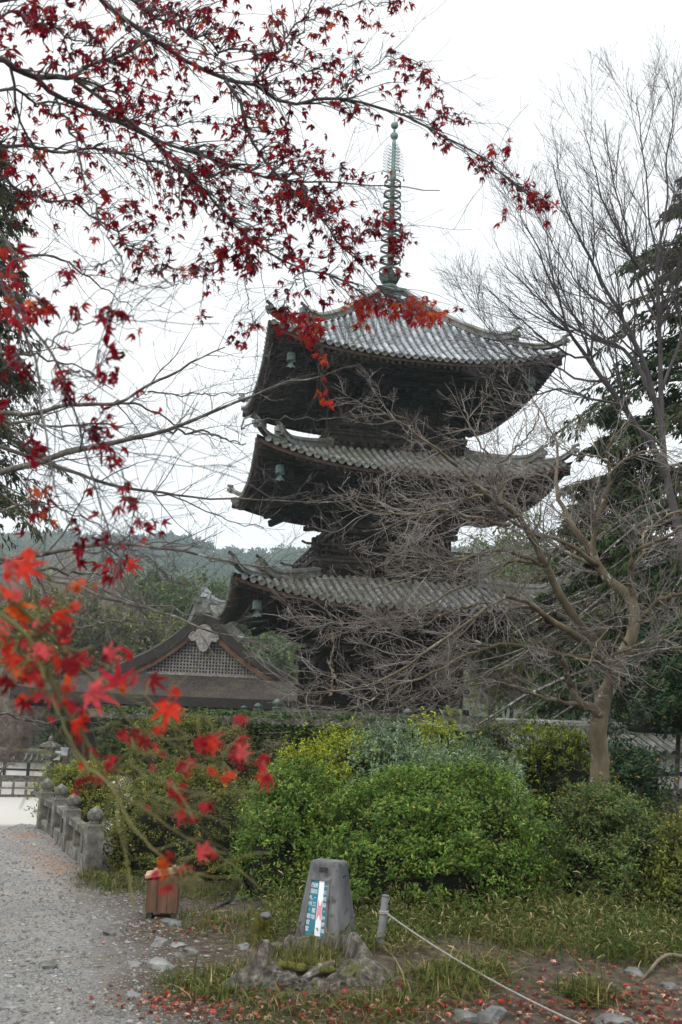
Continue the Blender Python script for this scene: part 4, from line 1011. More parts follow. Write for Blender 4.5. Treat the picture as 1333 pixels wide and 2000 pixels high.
for px, base, top, lab in ((104, 1552, 1474, 'small pale-roofed notice post standing beside the stone lantern'), (120, 1540, 1466, 'small pale-roofed notice post partly behind the yellow-green bush')):
    P = plz(px, base); h = (base - top) * P[1] / F
    t = empty('notice_post', tuple(P), .3, label=lab, cat='sign post', group='little roofed notice posts')
    mb = MB(); mb.box((0, 0, h * .42), (.14, .14, h * .84)); mb.build('post', M['gablewood'], t)
    mb = MB(); mb.box((0, 0, h * .9), (.3, .34, h * .16)); mb.beam((0, -.3, h * 1.0), (0, .3, h * 1.0), .4, .07); mb.build('roofed_board', M['signwhite'], t)
A = plz(-60, 1556); B = plz(92, 1557); hgt = 30 * A[1] / F
rl = empty('timber_rail', tuple(A), math.atan2(B[1] - A[1], B[0] - A[0]), label='low silvered timber rail crossing the pale plaza', cat='rail'); Lr = np.linalg.norm(B - A)
for zz, hh in ((hgt, .1), (hgt * .55, .07), (hgt * .08, .13)):
    mb = MB(); mb.box((Lr / 2, 0, zz), (Lr, .1, hh * .8)); mb.build('bar', M['bark'], rl)
for i in range(6):
    mb = MB(); mb.box((Lr * (i + .3) / 6, .01, hgt * .5), (.11, .14, hgt)); mb.build('post', M['bark'], rl)
# ================================================================== SHRUBS
def lump(g, n=14, amp=.16, sig=.55):
    d = unit(g.normal(size=(n, 3))); a = g.uniform(-amp, amp, n)
    return lambda D: 1 + (a[None] * np.exp(-((D[:, None, :] - d[None]) ** 2).sum(-1) / sig ** 2)).sum(1)

def shrub(name, C, rad, n, L, pal, lab, seed, sq=2.4, whorl=6, yaw=0., thin=0., drop=.0, cat='shrub', group=None, core=.80, wr=.36):
    """clipped mound: whorls of small leaves through an outer shell round twigs and a solid core coloured dark as shade"""
    g = np.random.default_rng(seed); rx, ry, rz = rad
    t = empty(name, tuple(C), yaw, label=lab, cat=cat, group=group)
    lf = lump(g); fine = lump(g, 60, .10, .2)
    def surf(D):
        e = (np.abs(D) ** sq).sum(1) ** (-1 / sq)
        return D * (e * lf(D) * fine(D))[:, None] * np.array([rx, ry, rz])
    k = int(n / whorl); ns = max(30, k // 9); Ds = unit(g.normal(size=(ns * 3, 3))); Ds = Ds[Ds[:, 2] > -.1][:ns]; ns = len(Ds)
    Ps = surf(Ds); so = unit(Ps / np.array([rx, ry, rz]) ** 1.5); keep = g.random(ns) < np.clip(.12 + Ps[:, 2] / (.55 * rz), 0, 1); Ps, Ds, so = Ps[keep], Ds[keep], so[keep]; ns = len(Ps)
    Ps = Ps * (1 - np.abs(g.normal(size=ns)) * .05)[:, None] + so * (g.random(ns) ** 3 * .10)[:, None]
    i_ = g.integers(0, ns, k); sr = L * 1.9; P = Ps[i_] + g.normal(size=(k, 3)) * [sr, sr, sr * .42] - so[i_] * (np.abs(g.normal(size=k)) * sr * .5)[:, None]; out = so[i_]; D = Ds[i_]
    inner = g.random(k) < .22; P[inner] *= g.uniform(.78, .95, (inner.sum(), 1))
    shade = (g.uniform(.7, 1.25, ns)[i_]) * g.uniform(.85, 1.15, k)
    idx = np.repeat(np.arange(k), whorl); N = len(idx)
    up = unit(out[idx] * .75 + [0, 0, 1.0] + g.normal(size=(N, 3)) * .25)
    w = g.normal(size=(N, 3)); w = unit(w - (w * up).sum(1, keepdims=True) * up)
    d = unit(w + up * g.uniform(.15, 1.1, (N, 1)))
    B = P[idx] + g.normal(size=(N, 3)) * L * .35
    pal = np.array(pal); col = pal[g.choice(len(pal), k)[idx]] * 1.27 * shade[idx][:, None] * g.uniform(.8, 1.2, (N, 1))
    old = g.random(N) < .025; col[old] = np.array([.30, .20, .05])
    nn = unit(up + g.normal(size=(N, 3)) * .3)
    mb = MB(); Ls = L * g.uniform(.6, 1.25, N); leaf_quads(mb, B, d, nn, Ls, Ls * wr, col)
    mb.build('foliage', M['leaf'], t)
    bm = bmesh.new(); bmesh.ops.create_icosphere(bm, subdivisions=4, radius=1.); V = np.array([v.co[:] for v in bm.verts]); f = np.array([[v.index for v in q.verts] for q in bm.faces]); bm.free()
    W = surf(unit(V)) * core; W[:, 2] = np.maximum(W[:, 2], -.05); mb = MB(); mb.add(W, f)  # solid near-black core: the shade in the leaf gaps is put into its colour
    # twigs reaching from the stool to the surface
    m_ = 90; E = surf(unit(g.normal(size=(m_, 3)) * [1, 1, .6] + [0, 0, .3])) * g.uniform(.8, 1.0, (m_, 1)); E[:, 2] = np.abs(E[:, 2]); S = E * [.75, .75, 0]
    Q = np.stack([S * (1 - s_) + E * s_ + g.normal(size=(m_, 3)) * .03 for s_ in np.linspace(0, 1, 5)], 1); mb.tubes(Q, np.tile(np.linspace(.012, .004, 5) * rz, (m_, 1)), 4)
    mb.build('shade_core_and_twigs', M['core'], t, smooth=True)
    return t
G1 = [(.05, .10, .014), (.085, .15, .020), (.13, .195, .032), (.055, .095, .018)]      # fresh azalea green
G2 = [(.07, .085, .014), (.10, .115, .018), (.135, .145, .024), (.05, .06, .015)]       # olive
G3 = [(.14, .21, .11), (.19, .27, .155), (.23, .31, .20), (.11, .165, .085)]         # grey green
G4 = [(.17, .21, .012), (.23, .27, .016), (.28, .31, .022), (.12, .15, .014)]       # yellow green; the leaves' own light yellow-green
G5 = [(.016, .034, .014), (.028, .055, .02), (.04, .07, .025), (.02, .04, .02)]       # dark evergreen
G6 = [(.12, .115, .035), (.17, .12, .05), (.10, .11, .03), (.20, .13, .07)]           # bronzed
def mound(x0, x1, ytop, d, zb=0., ry=None):
    """centre and radii of a mound standing at depth d whose outline spans x0..x1 px and tops out at ytop"""
    c = at((x0 + x1) / 2, ytop, d); r = abs(at(x1, ytop, d)[0] - at(x0, ytop, d)[0]) / 2
    return np.array([c[0], d, zb]), (r, ry or r * .8, max(.15, c[2] - zb))
def S(name, x0, x1, yt, d, n, L, pal, lab, seed, ry=None, zb=None, **k):
    c, r = mound(x0, x1, yt, d, 0 if zb is None else zb, ry); 
    if zb is None: c[2] = float(gh(c[0], c[1])) * .0 - .03
    return shrub(name, c, r, n, L, pal, lab, seed, **k)
S('azalea_bush', 596, 1078, 1496, 9.85, 54000, .047, G1, 'broadest azalea mound, bright green, directly behind the guide stone and bollard', 11, ry=1.08, sq=2.05, thin=.6)
S('azalea_bush', 492, 664, 1478, 10.4, 24000, .046, G1, 'narrow leafy azalea mound between the guide stone and the red leaves', 12, ry=.8, sq=2.2, thin=.6)
S('clipped_bush', 205, 535, 1492, 11.6, 26000, .042, G2, 'olive small-leaved bush behind the wooden box, half veiled by blurred red leaves', 13, ry=1.1, sq=2.3, thin=.7)
S('azalea_bush', 540, 765, 1440, 13.2, 14000, .055, G4, 'light yellow-green mound whose top shows beneath the ivy wall', 14, ry=.8, sq=2.3)
S('azalea_bush', 650, 870, 1432, 12.8, 14000, .075, G3, 'silvery grey-green mound in the middle of the bushes, with long pointed leaves', 15, ry=.75, sq=2.2, wr=.28)
S('azalea_bush', 775, 925, 1410, 15.5, 9000, .07, G4, 'yellow-green bush crowded against the terrace wall below the dark pagoda doors', 16, ry=.6, sq=2.2)
S('azalea_bush', 800, 1025, 1452, 12.2, 14000, .075, G3, 'grey-green long-leaved mound sloping down beside the bare maple', 17, ry=.8, sq=2.2, wr=.28)
S('square_hedge', 1000, 1172, 1418, 14.6, 14000, .06, [(.11, .145, .010), (.16, .19, .014), (.07, .10, .015), (.035, .05, .012)], 'square-shouldered hedge with yellow-green top and bare twiggy base beside the trunk', 18, ry=.6, sq=4.2, thin=.8)
S('azalea_bush', 1088, 1292, 1510, 10.0, 27000, .044, [(.055, .09, .025), (.08, .12, .03), (.11, .145, .04), (.07, .075, .03)], 'dull green untidy mound at the foot of the bare maple trunk', 19, ry=.75, sq=2.05, thin=.5)
S('azalea_bush', 1255, 1460, 1592, 9.4, 12000, .05, G2, 'olive bush with reddish tips cut off by the picture edge', 20, ry=.7, sq=2.4, thin=.5)
S('yellow_bush', 100, 232, 1488, 15.2, 12000, .055, [(.16, .17, .015), (.22, .21, .02), (.10, .13, .02), (.06, .09, .02)], 'yellow-tipped bush right behind the stone balustrade', 21, ry=.6, sq=2.8, core=.85)
S('clipped_bush', 255, 420, 1402, 19.5, 14000, .06, G2, 'tall rounded olive bush before the ivy wall, behind the blurred red leaves', 22, ry=.9, sq=2.4)
S('clipped_bush', 408, 497, 1407, 21.0, 9000, .05, G6, 'round clipped bush with bronze-pink flush in front of the ivy wall', 23, ry=.5, sq=2.1)
S('clipped_bush', 508, 575, 1438, 21.5, 5000, .05, [(.06, .06, .03), (.08, .075, .04), (.10, .09, .05)], 'smallest brownish clipped ball at the foot of the ivy wall', 24, ry=.38, sq=2.1)
S('camellia', 1168, 1284, 1438, 16.5, 12000, .085, G5, 'dark glossy shrub filling the gap behind the bare maple trunk', 25, ry=.8, sq=2.3, thin=.4)
S('loose_shrub', 895, 1012, 1402, 19., 6000, .07, [(.05, .07, .025), (.07, .085, .03), (.09, .10, .04)], 'thin dusky shrub below the tiled wall end', 26, ry=.6, sq=2.2, thin=.3)
S('camellia', 1215, 1420, 1225, 18.5, 22000, .11, G5, 'large dark evergreen camellia towering by the white wall at the picture edge', 27, ry=1.6, sq=2.3, thin=.35, cat='tree', zb=1.55, core=.7)
ct_ = [o for o in COL.objects if o.get('label', '').startswith('large dark evergreen camellia')][0]; mb = MB(); mb.tubes([[(-.1, 0, -1.65), (0, .05, -.8), (.05, 0, .3)], [(.25, .1, -1.65), (.2, .05, -.7), (.4, 0, .4)]], [[.05, .045, .035]] * 2, 9); mb.build('trunk', M['bark'], ct_, smooth=True)
# broad-leaved sprig at the terrace edge
P = at(880, 1412, 16.5); sprig = empty('broad_leaved_sprig', (P[0], P[1], P[2] - .3), label='pale broad-leaved sprig sticking up in front of the pagoda base', cat='plant')
mb = MB(); Pb, Rb = grow(np.array([[(0, 0, 0), (.02, 0, .25), (.05, 0, .5)]]), np.array([[.01, .008, .006]]), 9, .2, 1, .3, 50, 4, (0, 0, .1), .1, .7, 1, .003); mb.tubes(Pb, Rb, 4); mb.tubes([[(0, 0, -.6), (.02, 0, .25), (.05, 0, .5)]], [[.01, .008, .006]], 5); mb.build('stem', M['greenstem'], sprig)
mb = MB(); C = Pb[:, 1:].reshape(-1, 3); C = np.repeat(C, 2, 0); n = len(C); leaf_quads(mb, C, rng.normal(size=(n, 3)) + [0, 0, .2], rng.normal(size=(n, 3)) * .4 + [0, -.3, 1], rng.uniform(.12, .2, n), rng.uniform(.05, .08, n), np.array([(.12, .17, .05), (.18, .2, .03), (.2, .25, .15)])[rng.integers(0, 3, n)]); mb.build('foliage', M['leaf'], sprig)

# ================================================================== GRASS AND LITTER
def blades(X, Y, Hh, Wd, cols, lean=.6, Z=None):
    n = len(X); a = rng.uniform(0, 2 * PI, n); dx, dy = np.cos(a), np.sin(a); ln = np.abs(rng.normal(size=n)) * lean
    s = np.stack([-dy, dx, 0 * dx], 1); z0 = gh(X, Y) if Z is None else Z
    rows = []
    for t, wf in ((0, .6), (.4, 1.), (.75, .75), (1., .04)):
        c = np.stack([X + dx * ln * Hh * t ** 1.8, Y + dy * ln * Hh * t ** 1.8, z0 - .01 + Hh * (t - .25 * ln * t ** 2.2)], 1)
        rows += [c - s * (Wd * wf / 2)[:, None], c + s * (Wd * wf / 2)[:, None]]
    V = np.stack(rows, 1).reshape(-1, 3); i = np.arange(n)[:, None] * 8
    q = np.concatenate([i + np.array([[2 * j, 2 * j + 1, 2 * j + 3, 2 * j + 2]]) for j in range(3)], 0)
    return V, q, np.repeat(cols, 8, 0)
gp = np.array([(.045, .07, .011), (.075, .095, .016), (.11, .11, .024), (.19, .16, .06), (.34, .28, .15), (.03, .05, .012)])
def gcol(n, w_): return gp[rng.choice(6, n, p=w_)] * rng.uniform(.7, 1.3, (n, 1))
mb = MB()
# verge at the foot of the bushes
n = 22000; Y = rng.uniform(6.7, 10.2, n); X = rng.uniform(-1.2, 5.0, n)
nz = np.sin(X * 3.1 + 1) * np.sin(Y * 4.3) + np.sin(X * 7.3) * np.sin(Y * 6.1 + X) * .6
dens = (Y - 7.05 - .12 * X) * 1.1 + nz * .45 + np.where(X < .0, -.55, 0) + np.where(X < -.55, -.5, 0)
dx_ = X - .0; k = (rng.random(n) < np.clip(dens, 0, 1)) & (Y < 10.2) & ((X > .35) | (Y < 8.9)) & ~((np.abs(X - P[0] * 0 - .1) < .28) & (Y > 7.9) & (Y < 8.15))
X, Y = X[k], Y[k]; n = len(X); H_ = rng.lognormal(-2.95, .45, n) * np.where(X > 1.2, 1.2, 1); W_g = H_ * rng.uniform(.05, .10, n)
nc = 1900; cx = rng.uniform(-.5, 5., nc); cy = rng.uniform(6.85, 9.7, nc); dc = (cy - 7.2 - .08 * cx) * 1.0 + np.sin(cx * 3.1 + 1) * np.sin(cy * 4.3) * .5 + np.where(cx < .3, -.45, 0); kc = rng.random(nc) < np.clip(dc, .0, .95); cx, cy = cx[kc], cy[kc]; nc = len(cx)
hc_ = rng.lognormal(-2.2, .5, nc) * (1 + .9 * np.clip(cy - 8.3, 0, 1)); tone = rng.choice(4, nc, p=[.4, .3, .2, .1]); nt2 = 150; cx = np.concatenate([cx, rng.uniform(.5, 4.6, nt2)]); cy = np.concatenate([cy, rng.uniform(8.3, 9.5, nt2)]); hc_ = np.concatenate([hc_, rng.uniform(.18, .36, nt2)]); tone = np.concatenate([tone, rng.choice(4, nt2, p=[.3, .4, .2, .1])]); nc += nt2; ib = np.repeat(np.arange(nc), 46); nb = len(ib)
ct = np.array([(.04, .068, .010), (.07, .09, .016), (.11, .105, .028), (.19, .155, .06)])[tone]
tb = rng.random(nb); ang_ = rng.uniform(0, 2 * PI, nb); ro = rng.random(nb) ** .7 * hc_[ib] * .9
Bb = np.stack([cx[ib] + np.cos(ang_) * ro, cy[ib] + np.sin(ang_) * ro, gh(cx[ib], cy[ib]) + hc_[ib] * tb * (1 - .5 * (ro / (hc_[ib] * .9)) ** 2)], 1)
Db = np.stack([np.cos(ang_), np.sin(ang_), rng.normal(size=nb) * .5 + .35], 1) + rng.normal(size=(nb, 3)) * .45
Lb_ = rng.uniform(.03, .085, nb); mixs = np.where(rng.random((nb, 1)) < .07, np.array([.36, .30, .16]), ct[ib]) * rng.uniform(.65, 1.35, (nb, 1))
leaf_quads(mb, Bb, Db, rng.normal(size=(nb, 3)) * .35 + [0, -.2, 1], Lb_, Lb_ * rng.uniform(.11, .2, nb), mixs)
V, q, c = blades(X, Y, np.clip(H_, .025, .2), np.clip(W_g, .0025, .008), gcol(n, [.24, .26, .22, .14, .09, .05]), 1.6); mb.add(V, q, c)
# tufts by the path and round the stump
for (px, py, r_, m_, h_) in [(440, 1935, .2, 900, .10), (380, 1925, .18, 600, .10), (520, 1975, .25, 600, .09), (600, 1960, .3, 400, .07), (420, 1800, .3, 900, .07), (560, 1800, .3, 1600, .09), (500, 1835, .25, 700, .07), (700, 1850, .15, 600, .10), (770, 1965, .25, 900, .09), (870, 1920, .25, 1100, .12), (930, 1900, .2, 700, .12), (1150, 1945, .16, 600, .12), (660, 1985, .3, 700, .07), (300, 1700, .35, 1800, .09), (400, 1745, .4, 1500, .09), (230, 1730, .3, 1500, .08), (190, 1715, .2, 800, .09), (1040, 1850, .4, 900, .11), (470, 1900, .2, 700, .08), (1260, 1870, .25, 700, .09)]:
    c0 = on(px, py); X = c0[0] + rng.normal(size=m_) * r_ * .6; Y = c0[1] + rng.normal(size=m_) * r_ * .7; H_ = h_ * .62 * rng.lognormal(0, .4, m_)
    V, q, c = blades(X, Y, H_, np.clip(H_ * .08, .0025, .008), gcol(m_, [.24, .3, .24, .13, .05, .04]), 1.5); mb.add(V, q, c)
mb.build('grass', M['grass'], kind='stuff', label='rough grass and dwarf bamboo at the foot of the bushes')
mb = MB()   # grass growing on the stump
for (px, py, m_, z_, r_) in [(575, 1842, 420, .10, .10), (640, 1838, 260, .11, .07), (560, 1885, 500, .08, .12), (640, 1890, 260, .08, .08)]:
    c0 = on(px, py + 30) ; X = np.clip(Ps[0] + (c0[0] - Ps[0]) + rng.normal(size=m_) * r_, Ps[0] - .27, Ps[0] + .27); Y = np.clip(Ps[1] + rng.normal(size=m_) * .1 + (.10 if py < 1860 else -.02), Ps[1] - .24, Ps[1] + .24)
    H_ = .04 * rng.lognormal(0, .35, m_); V, q, c = blades(X, Y, H_, np.clip(H_ * .09, .003, .009), gcol(m_, [.2, .3, .2, .2, .05, .05]), .7, Z=np.full(m_, Ps[2] + z_)); mb.add(V, q, c)
mb.build('stump_grass', M['grass'], kind='stuff', label='grass growing in the hollow of the big stump')

def maple_leaf(g, lobes=7, crumple=0.):
    L = {7: [(0, 1.), (42, .92), (82, .68), (122, .36)], 5: [(0, 1.), (48, .85), (98, .5)]}[lobes]
    tips = sorted([(a, r) for a, r in L] + [(-a, r) for a, r in L if a])
    out = []
    for i, (a, r) in enumerate(tips):
        r = r * g.uniform(.88, 1.08)
        out.append((a - 9, r * .60)); out.append((a, r)); out.append((a + 9, r * .60))
        if i < len(tips) - 1:
            b = (a + tips[i + 1][0]) / 2; out.append((b, .30 * g.uniform(.9, 1.1)))
    out = [(-158, .10)] + out + [(158, .10)]
    V = np.array([[0, 0, 0]] + [[r * math.sin(math.radians(a)), r * math.cos(math.radians(a)), 0] for a, r in out])
    rr = np.linalg.norm(V[:, :2], axis=1)
    V[:, 2] = -.22 * rr ** 2 + .10 * np.abs(V[:, 0]) * g.uniform(-1, 1.5)
    if crumple:
        th = V[:, 0] * (2.2 + crumple); V[:, 0] = np.sin(th) * .42; V[:, 2] += (1 - np.cos(th)) * .38 * (1 if g.random() < .5 else -1)
        V[:, 2] += -.55 * crumple * np.clip(V[:, 1], 0, 1) ** 2; V += g.normal(size=V.shape) * .05 * crumple; V[0] = 0
    n = len(V) - 1; f = np.array([[0, i, i % n + 1] for i in range(1, n)])
    return V, f
LEAVES = [maple_leaf(np.random.default_rng(s), 7 if s % 3 else 5, c) for s, c in ((1, 0), (2, 0), (3, .0), (4, .5), (5, .8), (6, 1.1), (7, .35), (8, 1.3))]
def put_leaves(mb, B, D, Nn, size, col, kinds):
    D = unit(D); X = unit(np.cross(D, Nn)); Z = np.cross(X, D); R_ = np.stack([X, D, Z], -1)
    for k in range(len(LEAVES)):
        m_ = kinds == k
        if not m_.any(): continue
        V, f = LEAVES[k]; n = m_.sum(); W = np.einsum('nij,vj->nvi', R_[m_], V) * size[m_][:, None, None] + B[m_][:, None]
        mb.add(W.reshape(-1, 3), (f[None] + len(V) * np.arange(n)[:, None, None]).reshape(-1, 3), np.repeat(col[m_], len(V), 0))
lit = np.array([(.26, .04, .03), (.34, .08, .05), (.38, .17, .09), (.42, .26, .19), (.18, .03, .03), (.24, .15, .10)])
def scatter_litter(px, py, n, rx, ry):
    c0 = on(px, py); X = c0[0] + rng.normal(size=n) * rx; Y = c0[1] + rng.normal(size=n) * ry; return X, Y
mb = MB(); XY = [scatter_litter(*a) for a in [(330, 1965, 150, .2, .15), (480, 1975, 110, .3, .14), (700, 1985, 70, .3, .12), (420, 1810, 40, .3, .25), (340, 1825, 40, .2, .25), (620, 1900, 40, .2, .1), (960, 1975, 230, .45, .17), (1220, 1960, 260, .45, .24), (760, 1975, 60, .3, .12), (1050, 1900, 40, .6, .25), (230, 1720, 25, .3, .3), (560, 1990, 60, .3, .1), (1150, 1870, 40, .4, .2), (1300, 1990, 60, .3, .15)]]
X = np.concatenate([a for a, b in XY]); Y = np.concatenate([b for a, b in XY]); n = len(X)
D = np.stack([rng.normal(size=n), rng.normal(size=n), rng.normal(size=n) * .25], 1); Nn = np.stack([rng.normal(size=n) * .35, rng.normal(size=n) * .35, np.ones(n)], 1)
put_leaves(mb, np.stack([X, Y, gh(X, Y) + rng.uniform(.01, .04, n)], 1), D, Nn, rng.uniform(.022, .036, n), lit[rng.choice(6, n)] * rng.uniform(.6, 1.1, (n, 1)), rng.integers(0, 8, n))
mb.build('leaf_litter', M['litter'], kind='stuff', label='drifts of fallen maple leaves on the earth')
# the fallen leaves that show largest
big = [(940, 1966, 'r'), (975, 1962, 'r'), (1000, 1957, 'o'), (870, 1972, 'r'), (880, 1990, 'o'), (1035, 1990, 'p'), (1075, 1985, 'o'), (1118, 1968, 'o'), (1095, 1995, 'd'), (1222, 1931, 'r'), (1228, 1952, 'r'), (1276, 1951, 'p'), (1300, 1953, 'p'), (1305, 1978, 'r'), (1275, 1993, 'p'), (1130, 1908, 'p'), (1085, 1886, 'p'), (1060, 1926, 'p'), (797, 1960, 'p'), (785, 1930, 'd'), (690, 1975, 'd'), (672, 1945, 'r'), (555, 1852, 'd'), (612, 1878, 'd'), (530, 1875, 'p'), (445, 1965, 'd'), (420, 1985, 'r'), (330, 1945, 'r'), (360, 1950, 'o'), (300, 1975, 'r'), (1200, 1895, 'r'), (1255, 1965, 'd')]
cc = {'r': (.45, .035, .03), 'o': (.50, .13, .05), 'p': (.52, .27, .19), 'd': (.26, .02, .03)}; ln_ = {'r': 'red', 'o': 'orange', 'p': 'faded pink-brown', 'd': 'dark crimson'}
for px, py, c in big:
    p = on(px, py); mb = MB(); a = rng.uniform(0, 6.28); put_leaves(mb, np.zeros((1, 3)), np.array([[math.cos(a), math.sin(a), .1]]), np.array([[rng.normal() * .2, -.25, 1.]]), np.array([rng.uniform(.038, .052)]), np.array([cc[c]]) * rng.uniform(.85, 1.1), np.array([rng.integers(0, 4)]))
    zz = .05 if 500 < px < 640 and py < 1890 else .03
    o = mb.build('fallen_leaf', M['litter'], label='%s fallen maple leaf lying among the litter' % ln_[c], cat='leaf', group='large %s fallen maple leaves' % ln_[c]); o.location = p + [0, 0, zz]

# ================================================================== TREES
def build_tree(name, loc_label, parts, cat='tree', group=None, base=None):
    t = empty(name, tuple(base) if base is not None else (0, 0, 0), label=loc_label, cat=cat, group=group); bvec = np.asarray(base if base is not None else (0, 0, 0), float)
    for nm, tubesets, m, sm in parts:
        mb = MB()
        for P, R_, k in tubesets:
            if len(P): mb.tubes(np.asarray(P) - bvec, R_, k)
        mb.build(nm, m, t, smooth=sm)
    return t
def cat_(L): return np.concatenate([a for a, b in L]), np.concatenate([b for a, b in L])

# ---- the bare maple
def g_prune(n): return rng.normal(size=n) * .12
def T(pts, d0, d1, n=22, j=.012): P, R_ = trace(pts, d0, d1, n, j); return P[None], R_[None]
TD = 13.
tr = [T([(1170, 1545, 39.6), (1172, 1490, 34.8), (1168, 1430, 33.6), (1178, 1372, 31.2), (1194, 1330, 27.6), (1214, 1284, 25.2), (1234, 1240, 22.8), (1241, 1205, 21.6), (1234, 1168, 20.4)], TD, TD, 30, .006)]
li = [T([(1180, 1412, 21.6), (1160, 1386, 20.2), (1132, 1372, 17.3), (1116, 1342, 14.4), (1106, 1310, 12.2), (1093, 1288, 10.1)], TD, TD - .5),
      T([(1135, 1376, 10.1), (1060, 1362, 6.5), (1010, 1346, 5.0), (975, 1335, 4.3), (930, 1338, 3.6), (880, 1352, 2.9)], TD - .2, TD - 1.2),
      T([(1236, 1178, 23.0), (1222, 1158, 20.9), (1190, 1130, 18.7), (1166, 1100, 17.3), (1158, 1075, 15.1), (1130, 1045, 12.2), (1106, 1006, 10.8), (1090, 970, 8.6), (1086, 930, 6.5), (1092, 880, 5.0), (1070, 830, 3.6), (1040, 780, 2.9)], TD, TD + .8, 30),
      T([(1160, 1085, 13.0), (1161, 1050, 11.5), (1170, 1010, 10.8), (1186, 960, 9.4), (1192, 930, 7.9), (1186, 895, 5.8), (1196, 860, 4.3), (1230, 820, 3.6)], TD, TD - .6),
      T([(1190, 930, 6.5), (1215, 905, 5.0), (1250, 885, 4.3), (1300, 880, 3.6)], TD - .5, TD - 1.2), T([(1188, 900, 5.0), (1160, 890, 4.3), (1120, 888, 3.6), (1090, 870, 2.9)], TD - .6, TD),
      T([(1238, 1172, 15.8), (1230, 1130, 11.5), (1236, 1090, 10.1), (1256, 1068, 8.6), (1290, 1055, 7.2), (1345, 1020, 5.8)], TD, TD - 1), T([(1232, 1110, 7.2), (1255, 1080, 5.8), (1262, 1040, 5.0), (1300, 1010, 4.3), (1350, 985, 3.6)], TD - .3, TD + .6),
      T([(1246, 1215, 11.5), (1268, 1192, 9.4), (1300, 1166, 8.6), (1350, 1156, 7.2)], TD, TD - .8),
      T([(1168, 1104, 11.5), (1130, 1076, 9.4), (1075, 1050, 7.9), (1030, 1036, 6.5), (990, 1010, 5.8), (950, 985, 4.3), (905, 970, 2.9)], TD - .1, TD - 1.6), T([(1160, 1100, 8.6), (1120, 1085, 7.2), (1060, 1050, 5.8), (1020, 1020, 5.0), (1000, 990, 3.6), (960, 950, 2.9)], TD, TD + 1.2),
      T([(1200, 1325, 24.5), (1172, 1270, 21.6), (1150, 1240, 19.4), (1128, 1215, 18.0), (1110, 1190, 17.3), (1080, 1130, 15.8), (1056, 1086, 14.4), (1040, 1050, 13.0), (1015, 1010, 12.2), (985, 986, 10.8), (960, 976, 10.1), (945, 962, 9.4), (915, 930, 8.6), (890, 910, 7.2), (862, 888, 6.5), (820, 850, 5.0), (775, 822, 3.6), (735, 795, 2.2)], TD, TD - 2.3, 40),
      T([(980, 985, 7.9), (981, 950, 6.5), (979, 920, 5.8), (968, 900, 5.0), (955, 885, 4.3), (930, 850, 3.6), (905, 800, 2.9)], TD - 1.5, TD - 1.2), T([(972, 905, 4.3), (1000, 885, 3.6), (1040, 840, 2.9), (1060, 790, 2.2)], TD - 1.4, TD - 2.),
      T([(995, 1024, 8.6), (940, 1014, 6.5), (900, 1008, 5.8), (860, 998, 4.3), (800, 1006, 3.6), (740, 995, 2.9), (690, 975, 2.2)], TD - 1.2, TD - 2.6), T([(945, 968, 6.5), (900, 974, 5.0), (860, 973, 4.3), (800, 990, 3.6), (745, 1002, 2.9), (700, 1000, 2.2)], TD - 1.6, TD - 1.2),
      T([(1050, 1098, 9.4), (1000, 1078, 7.2), (960, 1076, 6.5), (930, 1086, 5.8), (890, 1096, 5.0), (855, 1106, 4.3), (800, 1130, 3.6), (730, 1150, 2.2)], TD - .8, TD - 2.4),
      T([(1062, 1104, 8.6), (1020, 1096, 6.5), (985, 1102, 5.8), (930, 1135, 4.3), (870, 1160, 3.6), (800, 1200, 2.9), (720, 1215, 2.2)], TD - .8, TD - .2),
      T([(1142, 1252, 17.3), (1120, 1240, 15.8), (1086, 1218, 13.0), (1052, 1190, 10.1), (1020, 1174, 8.6), (990, 1166, 7.2), (955, 1184, 6.5), (900, 1226, 5.8), (840, 1270, 5.0), (780, 1312, 4.3), (720, 1340, 3.6), (640, 1352, 2.9), (575, 1352, 1.8)], TD - .3, TD - 2.8, 36),
      T([(1040, 1186, 7.9), (990, 1190, 6.5), (940, 1176, 5.8), (880, 1196, 5.0), (800, 1230, 3.6), (720, 1222, 2.9), (640, 1212, 2.2), (580, 1205, 1.4)], TD - .9, TD - 2.),
      T([(1150, 1282, 10.1), (1100, 1276, 7.9), (1060, 1268, 7.2), (1000, 1262, 6.5), (955, 1262, 5.8), (900, 1286, 5.0), (830, 1322, 4.3), (760, 1345, 3.6), (690, 1385, 2.2), (620, 1402, 1.4)], TD - .2, TD - 1.8, 30),
      T([(955, 1262, 5.0), (920, 1250, 4.3), (880, 1262, 3.6), (830, 1300, 2.9), (790, 1345, 2.2), (740, 1370, 1.4)], TD - 1, TD - .3),
      T([(1000, 1300, 4.3), (960, 1310, 3.6), (910, 1335, 2.9), (840, 1345, 2.9), (780, 1380, 2.2), (730, 1395, 1.4)], TD - .6, TD - 1.6),
      T([(1180, 1285, 6.5), (1240, 1262, 5.0), (1300, 1240, 4.3), (1360, 1225, 3.6)], TD, TD - 1.), T([(1100, 1284, 5.8), (1180, 1290, 5.0), (1260, 1275, 4.3), (1350, 1262, 3.6)], TD - .4, TD - 1.2), T([(1225, 1260, 5.8), (1200, 1225, 4.3), (1170, 1250, 3.6), (1150, 1300, 2.9)], TD - .2, TD - 1.)]
P0 = [np.concatenate([resample(a[0], 24)[None] for a, b in li]), np.concatenate([np.interp(np.linspace(0, 1, 24), np.linspace(0, 1, b.shape[1]), b[0])[None] for a, b in li])]
Lh = lengths(P0[0])
P1, R1_ = grow(P0[0], P0[1], np.clip(Lh * 8.5, 5, 32).astype(int), .12, 1., .95, 45, 10, (-.012, -.0, .012), .13, .55, .55, .003, .35)
P2, R2_ = grow(P1, R1_, np.clip(lengths(P1) * 10, 3, 10).astype(int), .1, 1., .42, 42, 6, (0, 0, .03), .13, .6, .7, .0026, .4)
